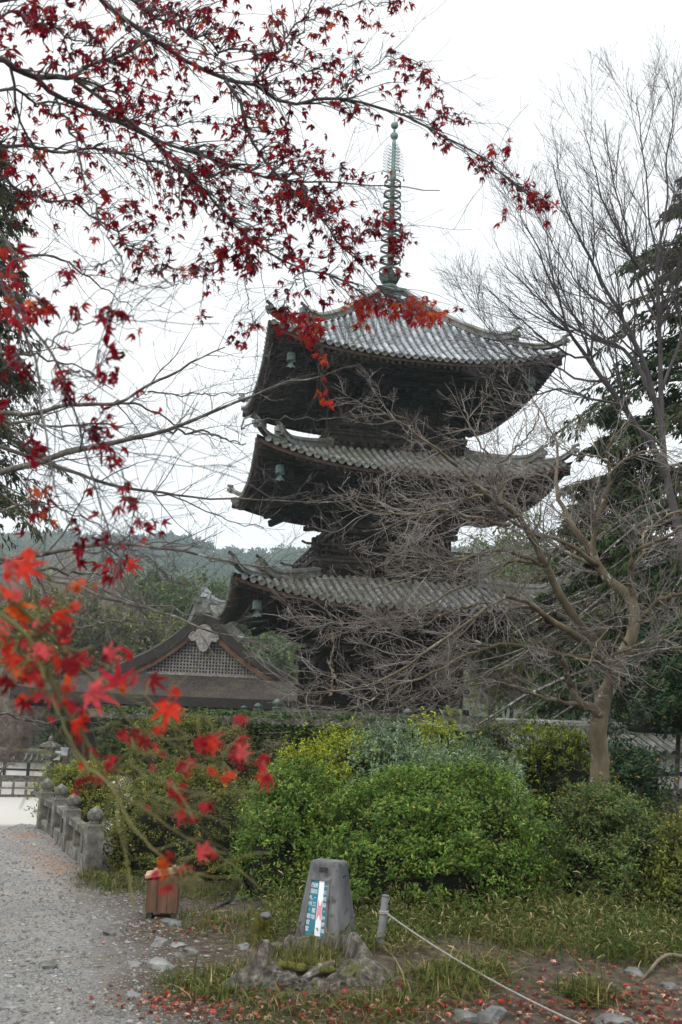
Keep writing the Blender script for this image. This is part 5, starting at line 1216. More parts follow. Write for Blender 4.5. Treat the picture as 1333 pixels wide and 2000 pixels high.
P3, R3_ = grow(P2, R2_, 4, .15, 1., .16, 42, 4, (0, 0, .06), .12, .7, .8, .002, .4)
k = rng.random(len(P3)) < .8; P3, R3_ = P3[k], R3_[k]
for nm in '123':
    A_, B_ = globals()['P' + nm], globals()['R%s_' % nm]; kz = A_[:, -1, 2] > 1.62 + .04 * A_[:, -1, 0].clip(-3, 0) + g_prune(len(A_)); globals()['P' + nm], globals()['R%s_' % nm] = A_[kz], B_[kz]
base = np.array([tr[0][0][0, 0, 0], tr[0][0][0, 0, 1], 0.])
bm_t = build_tree('bare_maple', 'bare maple with tan trunk and a lattice of pale twigs before the pagoda', [('trunk', [(tr[0][0], tr[0][1], 14)], M['barktan'], True), ('limbs', [(P0[0], P0[1], 8)], M['barktan'], True), ('crown', [(P1, R1_, 4), (P2, R2_, 3), (P3, R3_, 3)], M['twig'], False)], base=base)
# dry keys and leaf scraps still hanging
n = 3200; i = rng.integers(0, len(P3), n); mb = MB(); C = P3[i, -1] - base; leaf_quads(mb, C, rng.normal(size=(n, 3)) + [0, 0, -.5], rng.normal(size=(n, 3)), rng.uniform(.015, .03, n), rng.uniform(.008, .016, n), np.array([(.20, .09, .08), (.30, .15, .13), (.16, .07, .05)])[rng.integers(0, 3, n)]); mb.build('seed_keys', M['litter'], bm_t)

vp = [at(648, 1228, 11.2), at(652, 1260, 11.2), at(646, 1290, 11.15), at(650, 1320, 11.2), at(647, 1352, 11.2)]
c = resample(np.array(vp), 30); mb = MB(); mb.tubes([c, c + rng.normal(size=c.shape) * .012], np.full((2, 30), .0045), 4); o = mb.build('dry_vine', M['twig'], label='dry tan vine dangling in front of the dark lowest storey', cat='vine')
mb = MB(); i = rng.integers(2, 30, 46); leaf_quads(mb, c[i], rng.normal(size=(46, 3)) + [0, 0, -.6], rng.normal(size=(46, 3)), rng.uniform(.03, .06, 46), rng.uniform(.015, .03, 46), np.array([(.30, .22, .12), (.22, .14, .08)])[rng.integers(0, 2, 46)]); mb.build('dead_leaves', M['litter'], o)

# ---- tall bare tree behind it
ZD = 18.
zt = [T([(1375, 1420, 23.0), (1362, 1300, 21.0), (1345, 1150, 19.0), (1322, 1020, 17.0), (1303, 930, 14.0), (1292, 830, 12.0)], ZD, ZD, 26, .01)]
zl = [T([(1300, 930, 16.1), (1275, 870, 14.9), (1250, 842, 13.6), (1215, 790, 11.8), (1180, 745, 10.5), (1150, 700, 9.3), (1130, 672, 7.4), (1110, 650, 6.2), (1100, 610, 5.0), (1080, 560, 4.3), (1050, 480, 3.1), (1015, 420, 1.9)], ZD, ZD - 1.5, 30),
      T([(1296, 850, 12.4), (1275, 775, 11.2), (1252, 730, 9.9), (1225, 690, 8.1), (1190, 668, 6.2), (1150, 655, 5.0), (1090, 620, 3.7), (1030, 560, 2.5), (985, 520, 1.9)], ZD, ZD + 1.5, 28),
      T([(1293, 830, 11.8), (1262, 720, 10.5), (1236, 660, 9.3), (1210, 610, 8.1), (1180, 560, 6.8), (1150, 500, 5.6), (1115, 430, 4.3), (1095, 380, 3.1), (1080, 320, 1.9)], ZD, ZD - .8, 28),
      T([(1293, 820, 11.2), (1290, 700, 9.3), (1286, 600, 8.1), (1284, 500, 6.8), (1296, 440, 5.6), (1305, 370, 4.3), (1300, 320, 3.7), (1312, 260, 2.5), (1322, 170, 1.9)], ZD, ZD, 28),
      T([(1286, 610, 6.2), (1262, 545, 5.6), (1240, 510, 5.0), (1210, 460, 4.3), (1182, 400, 3.7), (1162, 330, 2.5), (1142, 255, 1.6)], ZD, ZD - 1.2), T([(1286, 630, 6.2), (1250, 560, 5.6), (1228, 480, 5.0), (1216, 420, 3.7), (1194, 330, 3.1), (1182, 235, 1.9)], ZD, ZD + 1.),
      T([(1284, 500, 5.0), (1270, 430, 3.7), (1262, 340, 3.1), (1250, 260, 2.5), (1245, 190, 1.6)], ZD, ZD - .6), T([(1292, 760, 7.4), (1320, 690, 6.2), (1345, 600, 5.6), (1350, 480, 4.3), (1340, 380, 3.1), (1350, 250, 1.9)], ZD, ZD + .6),
      T([(1150, 700, 5.6), (1110, 690, 4.3), (1060, 660, 3.7), (1000, 610, 2.5), (950, 560, 1.9)], ZD - .8, ZD - 2.), T([(1180, 745, 5.6), (1130, 740, 5.0), (1080, 715, 3.7), (1020, 700, 3.1), (970, 660, 2.5), (920, 600, 1.6)], ZD - .5, ZD + .8), T([(1215, 790, 5.6), (1160, 780, 5.0), (1100, 760, 4.3), (1040, 770, 3.1), (980, 750, 2.5)], ZD - .4, ZD - 1.6), T([(1210, 610, 5.0), (1170, 590, 4.3), (1120, 540, 3.1), (1070, 460, 2.5), (1040, 400, 1.9)], ZD - .4, ZD + 1.)]
Z0_ = [np.concatenate([resample(a[0], 24)[None] for a, b in zl]), np.concatenate([np.interp(np.linspace(0, 1, 24), np.linspace(0, 1, b.shape[1]), b[0])[None] for a, b in zl])]
P1, R1_ = grow(Z0_[0], Z0_[1], np.clip(lengths(Z0_[0]) * 3.6, 6, 30).astype(int), .18, 1., 2.1, 27, 12, (-.012, 0, .05), .06, .6, .8, .004, .5)
P2, R2_ = grow(P1, R1_, np.clip(lengths(P1) * 6, 3, 11).astype(int), .15, 1., .95, 28, 8, (0, 0, .05), .07, .6, .9, .0027, .45)
P3, R3_ = grow(P2, R2_, 4, .2, 1., .42, 30, 5, (0, 0, .06), .08, .7, 1, .002, .4)
base = np.array([zt[0][0][0, 0, 0], ZD, 0.]); zt[0][0][0, 0, 2] = -.1
build_tree('bare_tree', 'tall bare tree with fine upswept twigs against the white sky, above the dark evergreen', [('trunk', [(zt[0][0], zt[0][1], 12)], M['twigdark'], True), ('limbs', [(Z0_[0], Z0_[1], 7)], M['twigdark'], True), ('crown', [(P1, R1_, 4), (P2, R2_, 3), (P3, R3_, 3)], M['twigdark'], False)], base=base)

# ---- bare branches reaching in from beyond the picture (a tree whose trunk stands outside the frame)
BD = 7.5
bl = [T([(-60, 812, 11), (0, 807, 10), (60, 808, 9), (110, 796, 9), (150, 790, 8), (220, 790, 7), (260, 772, 6), (300, 746, 6), (340, 730, 5), (390, 700, 4), (440, 678, 2.5)], BD, BD - .6, 24, .004), T([(220, 790, 6), (262, 788, 5), (310, 810, 4), (350, 832, 3.5), (400, 846, 3), (470, 868, 2)], BD, BD + .5), T([(290, 765, 4), (350, 768, 3), (430, 772, 2.5), (500, 764, 2)], BD - .2, BD + .3),
      T([(-60, 934, 15), (0, 922, 14), (60, 907, 13), (110, 890, 12), (180, 873, 11), (250, 857, 10), (330, 840, 8), (400, 811, 7), (450, 790, 6), (500, 772, 5), (560, 746, 4), (610, 742, 3), (660, 722, 2.5), (705, 712, 2)], BD, BD - 1., 30, .004),
      T([(-40, 860, 9), (0, 872, 9), (80, 900, 8), (150, 925, 7), (200, 942, 7), (260, 955, 6), (330, 965, 5), (400, 973, 4), (470, 974, 4), (550, 978, 3), (640, 981, 2.5), (690, 974, 2)], BD, BD + .6, 28, .004), T([(500, 806, 4), (470, 838, 3), (510, 818, 3), (600, 820, 2.5), (680, 815, 2)], BD - .7, BD - .4), T([(330, 842, 5), (400, 845, 4), (450, 862, 3), (480, 866, 2)], BD - .5, BD),
      T([(300, 960, 4), (360, 975, 3), (420, 1005, 2.5), (470, 1022, 2), (515, 1030, 1.5)], BD + .4, BD + .9), T([(-40, 822, 6), (40, 826, 6), (110, 832, 5), (190, 828, 4), (240, 834, 3)], BD + .5, BD),
      T([(-60, 1110, 12), (0, 1097, 11), (50, 1086, 11), (110, 1076, 10), (160, 1066, 9), (210, 1061, 8), (250, 1063, 6), (330, 1072, 6), (400, 1086, 5), (470, 1102, 4), (540, 1108, 3), (600, 1100, 2)], BD - .5, BD - 1., 28, .004),
      T([(-60, 1078, 10), (0, 1090, 9), (40, 1101, 9), (90, 1130, 8), (150, 1143, 7), (200, 1166, 7), (260, 1182, 6), (330, 1200, 5), (400, 1230, 4), (470, 1246, 3), (535, 1249, 2)], BD - .8, BD - 1.2, 28, .004), T([(60, 1112, 6), (110, 1113, 6), (150, 1120, 5), (210, 1119, 4), (265, 1110, 3), (280, 1104, 2.5)], BD - .8, BD - .3),
      T([(130, 1142, 5), (200, 1150, 4), (260, 1178, 3), (330, 1188, 3), (430, 1210, 2)], BD - .8, BD - 1.6), T([(140, 1228, 5), (200, 1218, 4), (260, 1212, 3), (330, 1216, 2)], BD, BD + .3), T([(250, 1064, 4), (300, 1095, 3), (335, 1125, 2.5), (385, 1168, 2)], BD - .6, BD - .2), T([(0, 1000, 5), (60, 985, 4), (130, 1000, 3), (200, 1030, 2)], BD, BD + 1.),
      T([(-40, 1385, 6), (20, 1398, 5), (80, 1410, 4), (160, 1404, 3), (220, 1390, 2)], BD, BD + 1.), T([(-40, 700, 7), (40, 690, 6), (110, 705, 4), (170, 725, 3), (220, 760, 2)], BD, BD + .7), T([(-40, 555, 7), (50, 500, 6), (120, 505, 5), (200, 560, 3), (260, 600, 2)], BD, BD + .7)]
tr_ = T([(-330, 1850, 120), (-300, 1500, 105), (-270, 1200, 95), (-210, 950, 80), (-170, 800, 62)], BD, BD, 20)
B0 = [np.concatenate([resample(a[0], 24)[None] for a, b in bl]), np.concatenate([np.interp(np.linspace(0, 1, 24), np.linspace(0, 1, b.shape[1]), b[0])[None] for a, b in bl])]
cn = []
for i in (0, 3, 4, 8, 9, 10, 16, 17, 18):
    e = B0[0][i, 0]; j = np.argmin(np.abs(tr_[0][0][:, 2] - e[2] + .5)); s_ = tr_[0][0][j]; c = resample(np.array([s_, (s_ * .5 + e * .5) + [0, 0, .1], e]), 24); cn.append((c[None], np.linspace(max(.02, B0[1][i, 0] * 2), B0[1][i, 0], 24)[None]))
P1, R1_ = grow(B0[0], B0[1], np.clip(lengths(B0[0]) * 7, 4, 18).astype(int), .1, 1., .62, 48, 9, (.02, 0, .02), .12, .5, .8, .0018, .35)
P2, R2_ = grow(P1, R1_, np.clip(lengths(P1) * 12, 3, 8).astype(int), .15, 1., .24, 45, 6, (0, 0, .05), .12, .6, .8, .0013, .4)
P3, R3_ = grow(P2, R2_, 2, .2, 1., .08, 45, 4, (0, 0, .08), .1, .7, .8, .0011, .4)
base = np.array([tr_[0][0][0, 0], BD, -.1])
build_tree('bare_cherry', 'bare lichen-spotted branches reaching in below the red leaves towards the pagoda eaves', [('trunk', [(tr_[0], tr_[1], 12)], M['bark'], True), ('limbs', [(B0[0], B0[1], 7)] + [(a, b, 7) for a, b in cn], M['bark'], True), ('crown', [(P1, R1_, 4), (P2, R2_, 3), (P3, R3_, 3)], M['branchdark'], False)], base=base)
# ================================================================== RED MAPLE OVERHEAD
ml = [T([(-80, 92, 17), (0, 116, 15), (40, 140, 14), (72, 150, 13), (140, 151, 11), (165, 132, 9), (205, 116, 8), (245, 104, 8), (290, 80, 7), (330, 90, 6)], 3.3, 3.7, 26, .003),
      T([(70, 150, 12), (98, 183, 11), (160, 206, 10), (230, 236, 9), (290, 266, 8), (340, 286, 7), (382, 300, 6), (450, 322, 6), (530, 350, 5), (640, 356, 4), (740, 362, 3), (860, 372, 2)], 3.4, 4.4, 30, .003),
      T([(145, 154, 9), (190, 186, 8), (240, 226, 8), (290, 268, 8), (330, 306, 7), (360, 336, 7), (400, 372, 6), (440, 420, 6), (480, 460, 5), (540, 502, 5), (600, 526, 4), (667, 546, 4), (720, 585, 3), (780, 600, 2.5)], 3.5, 4.2, 30, .003),
      T([(150, -60, 13), (200, 2, 12), (250, 42, 11), (300, 76, 10), (342, 106, 9), (400, 140, 9), (440, 157, 9), (500, 165, 8), (540, 195, 8), (572, 202, 7), (640, 192, 7), (700, 200, 6), (760, 216, 6), (820, 240, 5), (870, 270, 4), (920, 292, 4), (950, 312, 3), (985, 342, 3), (1030, 380, 3), (1072, 412, 2)], 3.6, 4.6, 40, .003),
      T([(440, 156, 8), (465, 190, 7), (480, 240, 7), (500, 290, 6), (530, 330, 6), (570, 370, 5), (600, 400, 5), (640, 440, 4), (662, 480, 4), (692, 502, 3), (740, 560, 3), (790, 606, 2)], 3.9, 4.3, 28, .003),
      T([(-60, 170, 7), (0, 174, 7), (60, 186, 6), (120, 206, 5), (180, 225, 4), (250, 248, 4), (350, 245, 3), (460, 247, 2)], 3.8, 4.3), T([(-60, 285, 8), (0, 288, 8), (100, 290, 7), (200, 290, 6), (300, 316, 5), (370, 340, 4), (420, 366, 3), (500, 420, 2)], 4., 4.6),
      T([(-60, 330, 7), (0, 350, 7), (50, 370, 6), (90, 391, 5), (150, 402, 5), (220, 450, 4), (280, 502, 3), (340, 560, 2)], 3.6, 4.), T([(110, 195, 6), (130, 232, 6), (145, 272, 5), (160, 320, 5), (166, 362, 4), (190, 410, 4), (212, 452, 3), (240, 512, 2.5)], 3.5, 3.3),
      T([(245, -10, 6), (300, 30, 6), (400, 76, 5), (500, 106, 4), (600, 131, 3), (680, 150, 2)], 4., 4.4), T([(500, 162, 5), (530, 110, 5), (570, 60, 4), (605, 10, 4), (640, -30, 3)], 4., 4.2), T([(560, 100, 3.5), (620, 30, 3), (680, 10, 2.5), (760, 5, 2)], 4.1, 4.3),
      T([(660, 190, 3.5), (690, 150, 3), (740, 122, 2.5), (790, 112, 2.5), (835, 145, 2), (868, 190, 2)], 4.2, 4.5), T([(780, 222, 3), (830, 215, 2.5), (870, 225, 2), (900, 240, 1.5)], 4.4, 4.6), T([(940, 305, 2.5), (975, 300, 2), (992, 280, 1.5)], 4.5, 4.6),
      T([(560, 365, 3), (620, 380, 3), (690, 355, 2), (720, 345, 1.5)], 4.1, 4.4), T([(480, 462, 3), (430, 500, 3), (380, 545, 2), (300, 560, 2)], 3.9, 4.2), T([(600, 526, 3), (560, 590, 2.5), (555, 630, 2)], 4.1, 4.2), T([(590, 525, 2.5), (600, 600, 2.5), (615, 660, 2), (640, 765, 1.5)], 4.1, 4.), T([(470, 455, 2.5), (478, 560, 2), (490, 640, 1.5)], 3.9, 4.),
      T([(690, 470, 2.5), (750, 440, 2), (800, 470, 2)], 4.2, 4.5), T([(-40, 20, 6), (60, 45, 5), (130, 70, 4), (200, 105, 3)], 3., 3.3), T([(-30, 480, 6), (10, 570, 6), (30, 612, 6), (60, 680, 6), (75, 730, 5), (80, 800, 5), (95, 880, 4), (110, 960, 3), (150, 1045, 2)], 2.3, 2.1, 26, .002),
      T([(10, 560, 5), (42, 607, 6), (100, 690, 6), (130, 752, 5), (160, 860, 4), (190, 960, 3.5), (212, 1030, 3), (240, 1120, 2)], 2.4, 2.5, 26, .002), T([(90, 680, 4), (150, 640, 3.5), (190, 620, 3), (230, 615, 2)], 2.4, 2.3), T([(115, 720, 3), (170, 730, 3), (205, 715, 2)], 2.4, 2.3), T([(150, 830, 3), (200, 850, 2.5), (240, 890, 2), (285, 1030, 2)], 2.5, 2.6), T([(240, 500, 3), (190, 520, 3), (160, 540, 2)], 3.2, 3.)]
Mp = [np.concatenate([resample(a[0], 24)[None] for a, b in ml]), np.concatenate([np.interp(np.linspace(0, 1, 24), np.linspace(0, 1, b.shape[1]), b[0])[None] for a, b in ml])]
def to_px(Q):
    Q = np.asarray(Q, float) - [0, 0, HC]; cp, sp_ = math.cos(PITCH), math.sin(PITCH)
    d = Q[..., 1] * cp + Q[..., 2] * sp_; X = Q[..., 0] / d * F; Yv = (-Q[..., 1] * sp_ + Q[..., 2] * cp) / d * F; c, s = math.cos(ROLL), math.sin(ROLL)
    return np.stack([666.5 + X * c + Yv * s, 1000 + X * s - Yv * c], -1)
# leaf sprays: where the photographed tree still carries leaves
SP = [(70, 40, 90, 50, 26), (170, 90, 110, 60, 26), (330, 70, 110, 70, 34), (470, 60, 90, 50, 26), (560, 120, 110, 60, 30), (680, 25, 70, 25, 8), (720, 60, 40, 40, 4), (790, 8, 25, 12, 3), (600, 30, 60, 30, 10), (100, 240, 110, 60, 24), (290, 150, 130, 50, 26), (330, 240, 110, 60, 18), (480, 215, 80, 50, 12), (230, 300, 110, 50, 14), (640, 180, 70, 40, 12), (690, 150, 50, 30, 8), (785, 120, 30, 25, 6), (820, 170, 40, 35, 8), (860, 205, 20, 35, 10), (690, 210, 30, 15, 4), (760, 225, 40, 20, 5), (510, 250, 60, 35, 10), (565, 250, 40, 30, 6), (430, 330, 70, 35, 20), (360, 320, 50, 40, 9), (560, 300, 70, 35, 14), (690, 345, 45, 22, 7), (620, 300, 30, 20, 4), (590, 390, 70, 55, 24), (520, 425, 80, 50, 26), (430, 420, 70, 50, 16), (330, 400, 80, 60, 16), (200, 420, 90, 60, 16), (80, 400, 80, 60, 14), (640, 425, 40, 40, 12), (680, 480, 40, 35, 12), (580, 500, 60, 40, 16), (480, 520, 70, 45, 16), (400, 530, 50, 40, 9), (290, 540, 50, 40, 7), (310, 480, 60, 40, 8), (752, 430, 20, 30, 10), (765, 500, 22, 40, 11), (725, 440, 30, 30, 6), (720, 592, 26, 22, 14), (760, 603, 25, 15, 11), (815, 612, 40, 20, 18), (850, 625, 18, 12, 5), (605, 645, 24, 30, 14), (548, 625, 15, 24, 11), (570, 575, 20, 8, 2), (628, 588, 25, 12, 3), (632, 700, 10, 12, 3), (642, 760, 14, 18, 3), (488, 655, 25, 22, 5), (400, 635, 10, 6, 1), (890, 597, 10, 6, 1), (870, 285, 14, 14, 4), (905, 240, 8, 8, 2), (935, 320, 25, 22, 5), (990, 292, 18, 20, 4), (945, 335, 16, 12, 3), (1000, 372, 22, 12, 3), (1030, 385, 15, 15, 3), (1062, 408, 22, 20, 10), (985, 418, 8, 8, 1), (805, 470, 8, 8, 1), (710, 520, 20, 20, 3), (530, 370, 40, 30, 8), (300, 20, 50, 20, 8), (420, 20, 40, 20, 7), (270, 200, 50, 30, 8), (20, 270, 30, 40, 5), (50, 330, 50, 25, 6), (500, 470, 40, 20, 7)]
SPN = [(18, 520, 22, 40, 7, 2.0), (40, 600, 35, 40, 6, 2.2), (15, 680, 25, 40, 4, 2.2), (85, 590, 30, 30, 3, 2.6), (165, 525, 25, 20, 3, 2.4), (110, 540, 30, 20, 2, 2.6), (212, 625, 24, 20, 4, 2.0), (215, 705, 18, 26, 4, 2.0), (145, 635, 22, 15, 2, 2.5), (80, 620, 12, 20, 2, 2.6), (110, 690, 10, 8, 1, 2.4), (125, 760, 22, 12, 3, 2.3), (30, 730, 20, 40, 2, 2.3), (6, 800, 10, 20, 1, 2.2), (180, 790, 25, 15, 2, 2.7), (190, 825, 22, 18, 4, 2.4), (155, 715, 15, 10, 1, 2.6), (275, 765, 10, 8, 1, 2.6), (312, 820, 12, 10, 1, 2.6), (235, 880, 24, 22, 5, 2.5), (215, 875, 30, 10, 2, 2.6), (70, 885, 14, 8, 2, 2.4), (80, 970, 20, 10, 2, 2.3), (185, 985, 14, 20, 2, 2.6), (240, 950, 20, 12, 3, 2.6), (265, 985, 14, 12, 2, 2.4), (285, 1035, 18, 10, 3, 2.4), (105, 1010, 16, 14, 2, 2.4), (75, 1028, 10, 12, 1, 2.2), (165, 1055, 20, 10, 3, 2.2), (185, 1075, 18, 8, 2, 2.2), (250, 1075, 10, 6, 1, 2.4), (195, 1130, 14, 8, 1, 2.0), (225, 1140, 10, 16, 2, 2.0), (250, 1140, 12, 12, 1, 2.0), (255, 700, 12, 8, 1, 2.6), (170, 850, 8, 6, 1, 2.5), (270, 680, 8, 6, 1, 2.6)]
lpx = to_px(Mp[0].reshape(-1, 3)); lP = Mp[0].reshape(-1, 3); lR = Mp[1].reshape(-1)
tw_P, tw_R, lb, ld, ls, lc, lk = [], [], [], [], [], [], []
redp = np.array([(.23, .009, .022), (.30, .013, .028), (.39, .025, .03), (.15, .008, .022), (.46, .04, .025), (.52, .10, .03)])
for row in SP + SPN:
    cx, cy, rx, ry, nn_ = row[:5]
    for _ in range(int(round(nn_ * (1.5 if len(row) == 5 else .85)))):
        px = np.array([cx + rng.normal() * rx * .62, cy + rng.normal() * ry * .62])
        d2 = ((lpx - px) ** 2).sum(1) + 300 * (rng.random(len(lpx)))
        j = int(np.argmin(d2)); bi = j // 24; j0 = max(bi * 24, j - int(rng.integers(1, 4)))
        dep = row[5] + rng.normal() * .08 if len(row) > 5 else lP[j, 1] + rng.normal() * .16
        E = at(px[0], px[1], dep); Sx = lP[j0]
        mid1 = Sx * .66 + E * .34 + rng.normal(size=3) * .012 + [0, 0, .02]; mid2 = Sx * .3 + E * .7 + rng.normal(size=3) * .012 + [0, 0, .03]
        Q = resample(np.array([Sx, mid1, mid2, E]), 8); tw_P.append(Q); r0 = min(lR[j0] * .6, .0035); tw_R.append(np.linspace(max(.0012, r0), .0009, 8))
        kk = int(rng.integers(2, 5)) if rng.random() < .75 else 1; tone = rng.choice(6, p=[.26, .26, .2, .19, .07, .02])
        if 560 < cx < 860 and cy > 560: tone = rng.choice([1, 2, 4, 5, 4])
        if len(row) > 5 and cx < 60 and cy < 640: tone = rng.choice([2, 4, 5, 1, 1])
        if (200 < px[0] < 420 and 20 < px[1] < 110 and rng.random() < .2): tone = 5
        for _k in range(kk):
            b = Q[7 - int(rng.integers(0, 3))] + rng.normal(size=3) * .004
            d = unit(np.array([rng.normal() * .75, rng.normal() * .6, -.75 + rng.normal() * .45]))
            pet = rng.uniform(.008, .028); b2 = b + d * pet
            tw_P.append(resample(np.stack([b, b2]), 8)); tw_R.append(np.full(8, .0006))
            lb.append(b2); ld.append(d); ls.append(rng.uniform(.025, .037) * (.92 if len(row) > 5 else 1)); lc.append(redp[tone] * rng.uniform(.65, 1.3)); lk.append(rng.choice(8, p=[.09, .09, .07, .2, .18, .15, .12, .10]))
P1, R1_ = grow(Mp[0], Mp[1], np.clip(lengths(Mp[0]) * 9, 4, 16).astype(int), .1, 1., .5, 45, 9, (.02, .01, -.01), .12, .5, .8, .0012, .35)
P2, R2_ = grow(P1, R1_, 5, .15, 1., .19, 45, 6, (0, 0, .03), .13, .6, .8, .0009, .4)
trk = T([(-520, 1900, 230), (-500, 1300, 205), (-440, 800, 180), (-330, 350, 150), (-260, 60, 110)], 3.1, 3.2, 22)
cn = []
for i in (0, 3, 5, 6, 7, 21, 22, 9):
    e = Mp[0][i, 0]; j = int(np.argmin(np.abs(trk[0][0][:, 2] - e[2] + .25))); s_ = trk[0][0][j]; c = resample(np.array([s_, s_ * .5 + e * .5 + [0, 0, .06], e]), 24); cn.append((c[None], np.linspace(max(.02, Mp[1][i, 0] * 2), Mp[1][i, 0], 24)[None]))
base = np.array([trk[0][0][0, 0], trk[0][0][0, 1], 0.])
rm = build_tree('red_maple', 'maple with dark red leaves hanging from arching boughs across the upper sky', [('trunk', [(trk[0], trk[1], 14)], M['branchdark'], True), ('limbs', [(Mp[0], Mp[1], 8)] + [(a, b, 8) for a, b in cn], M['branchdark'], True), ('twigs', [(P1, R1_, 4), (P2, R2_, 3), (np.array(tw_P), np.array(tw_R), 4)], M['twigdark'], False)], base=base)
mb = MB(); n = len(lb); D = np.array(ld); Nn = rng.normal(size=(n, 3)) * .7 + [0, -1.0, .25]
put_leaves(mb, np.array(lb) - base, D, Nn, np.array(ls), np.array(lc), np.array(lk)); mb.build('foliage', M['redleaf'], rm)

# ---- the out-of-focus spray close to the lens
FD = 1.35
fl = [T([(-60, 1130, 12), (0, 1160, 11), (50, 1196, 10), (90, 1232, 9), (120, 1262, 8), (150, 1296, 7), (210, 1350, 6), (240, 1390, 5), (280, 1440, 4), (340, 1480, 3), (430, 1500, 2)], FD, FD + .1, 26, .001), T([(-60, 1190, 10), (0, 1200, 9), (60, 1250, 9), (76, 1290, 10), (100, 1336, 9), (130, 1390, 8), (160, 1430, 8), (190, 1486, 7), (215, 1530, 7), (250, 1562, 6), (300, 1592, 5), (340, 1622, 4), (400, 1655, 3), (442, 1668, 2)], FD, FD + .05, 28, .001),
      T([(76, 1290, 8), (90, 1340, 7), (110, 1382, 6), (140, 1450, 6), (175, 1500, 6), (220, 1540, 6), (250, 1600, 6), (290, 1650, 5), (346, 1702, 3)], FD, FD - .04, 24, .001), T([(60, 1215, 6), (85, 1270, 6), (110, 1330, 5), (120, 1390, 5), (150, 1470, 4), (165, 1492, 3)], FD, FD + .1), T([(120, 1262, 5), (180, 1290, 5), (230, 1350, 4), (300, 1390, 4), (360, 1420, 3), (480, 1452, 2)], FD + .05, FD + .12), T([(160, 1430, 4), (230, 1440, 3), (330, 1448, 3), (430, 1470, 2), (520, 1490, 1.5)], FD, FD + .15), T([(300, 1592, 3), (350, 1585, 2), (410, 1578, 1.5)], FD + .05, FD + .1), T([(200, 1500, 3), (260, 1495, 2.5), (300, 1470, 2)], FD, FD), T([(-60, 1250, 6), (0, 1240, 6), (40, 1262, 6), (80, 1300, 6)], FD, FD), T([(346, 1702, 2), (365, 1715, 2), (372, 1728, 1.5)], FD - .04, FD - .04), T([(30, 1180, 4), (60, 1150, 3), (80, 1120, 2)], FD, FD), T([(90, 1235, 4), (115, 1200, 3), (140, 1185, 2)], FD, FD)]
Fp = [np.concatenate([resample(a[0], 24)[None] for a, b in fl]), np.concatenate([np.interp(np.linspace(0, 1, 24), np.linspace(0, 1, b.shape[1]), b[0])[None] for a, b in fl])]
FB = np.array(at(-60, 1170, FD)); P1, R1_ = grow(Fp[0], Fp[1], 5, .2, 1., .14, 40, 8, (.02, 0, -.02), .1, .5, .8, .0008, .3)
fb = build_tree('maple_branch', 'out-of-focus drooping maple spray with scarlet and orange leaves over the path', [('stems', [(Fp[0], Fp[1] * .95, 8), (P1, R1_, 5)], M['greenstem'], True)], cat='branch', base=FB)
FL = [(68, 1118, 74, 4, 115), (30, 1108, 50, 6, 80), (120, 1190, 52, 4, 60), (150, 1180, 42, 6, 20), (35, 1200, 62, 5, 130), (10, 1236, 60, 6, 140), (25, 1262, 50, 5, 30), (15, 1295, 52, 4, 200), (60, 1292, 44, 1, 120), (70, 1330, 40, 4, 160), (18, 1340, 44, 0, 180), (42, 1305, 46, 5, 70), (105, 1300, 44, 4, 220), (140, 1290, 52, 0, 40), (165, 1285, 40, 2, 10), (140, 1312, 46, 4, 200), (222, 1272, 42, 6, 60), (128, 1232, 36, 0, 30), (205, 1360, 84, 6, 110), (45, 1385, 46, 0, 200), (100, 1408, 20, 2, 180), (150, 1425, 46, 4, 170), (165, 1410, 34, 4, 200), (185, 1475, 40, 1, 150), (165, 1495, 26, 5, 90), (240, 1440, 30, 2, 160), (325, 1400, 70, 4, 190), (345, 1385, 40, 4, 30), (285, 1455, 42, 1, 170), (265, 1435, 30, 0, 200), (215, 1490, 36, 2, 190), (190, 1530, 30, 0, 200), (160, 1525, 32, 0, 90), (425, 1452, 50, 2, 110), (395, 1450, 40, 1, 60), (470, 1412, 34, 2, 180), (465, 1440, 30, 2, 30), (480, 1470, 40, 6, 90), (450, 1478, 30, 2, 250), (520, 1490, 34, 1, 200), (522, 1528, 40, 2, 170), (420, 1512, 38, 4, 130), (440, 1525, 24, 4, 180), (375, 1495, 36, 2, 100), (355, 1490, 24, 1, 40), (345, 1565, 40, 1, 190), (350, 1600, 40, 6, 200), (405, 1582, 42, 2, 120), (330, 1535, 30, 2, 200), (305, 1460, 20, 6, 0), (370, 1600, 28, 2, 220), (325, 1690, 38, 5, 90), (318, 1710, 34, 5, 200), (362, 1702, 36, 2, 130), (330, 1740, 28, 2, 180), (400, 1665, 36, 6, 80), (415, 1672, 22, 2, 270), (290, 1580, 18, 2, 170), (245, 1345, 26, 5, 90), (300, 1500, 16, 6, 180), (130, 1350, 28, 4, 180), (75, 1215, 30, 6, 60)]
pal = np.array([(.24, .012, .02), (.36, .018, .028), (.48, .03, .045), (.52, .05, .02), (.64, .045, .025), (.70, .11, .018), (.66, .085, .095)])
lb, ld, ls, lc, lk, sp_P, sp_R = [], [], [], [], [], [], []
fpx = to_px(Fp[0].reshape(-1, 3)); fP = Fp[0].reshape(-1, 3)
FL += [(x + rng.normal() * s * .45, y + rng.normal() * s * .45, s * rng.uniform(.5, .85), int(rng.choice([0, 1, 2, 4, c])), a + rng.normal() * 60) for x, y, s, c, a in FL + FL if rng.random() < .6]
FL += [(rng.uniform(-10, 150), rng.uniform(1130, 1390), rng.uniform(28, 46), int(rng.integers(1, 7)), rng.uniform(40, 300)) for _ in range(26)]
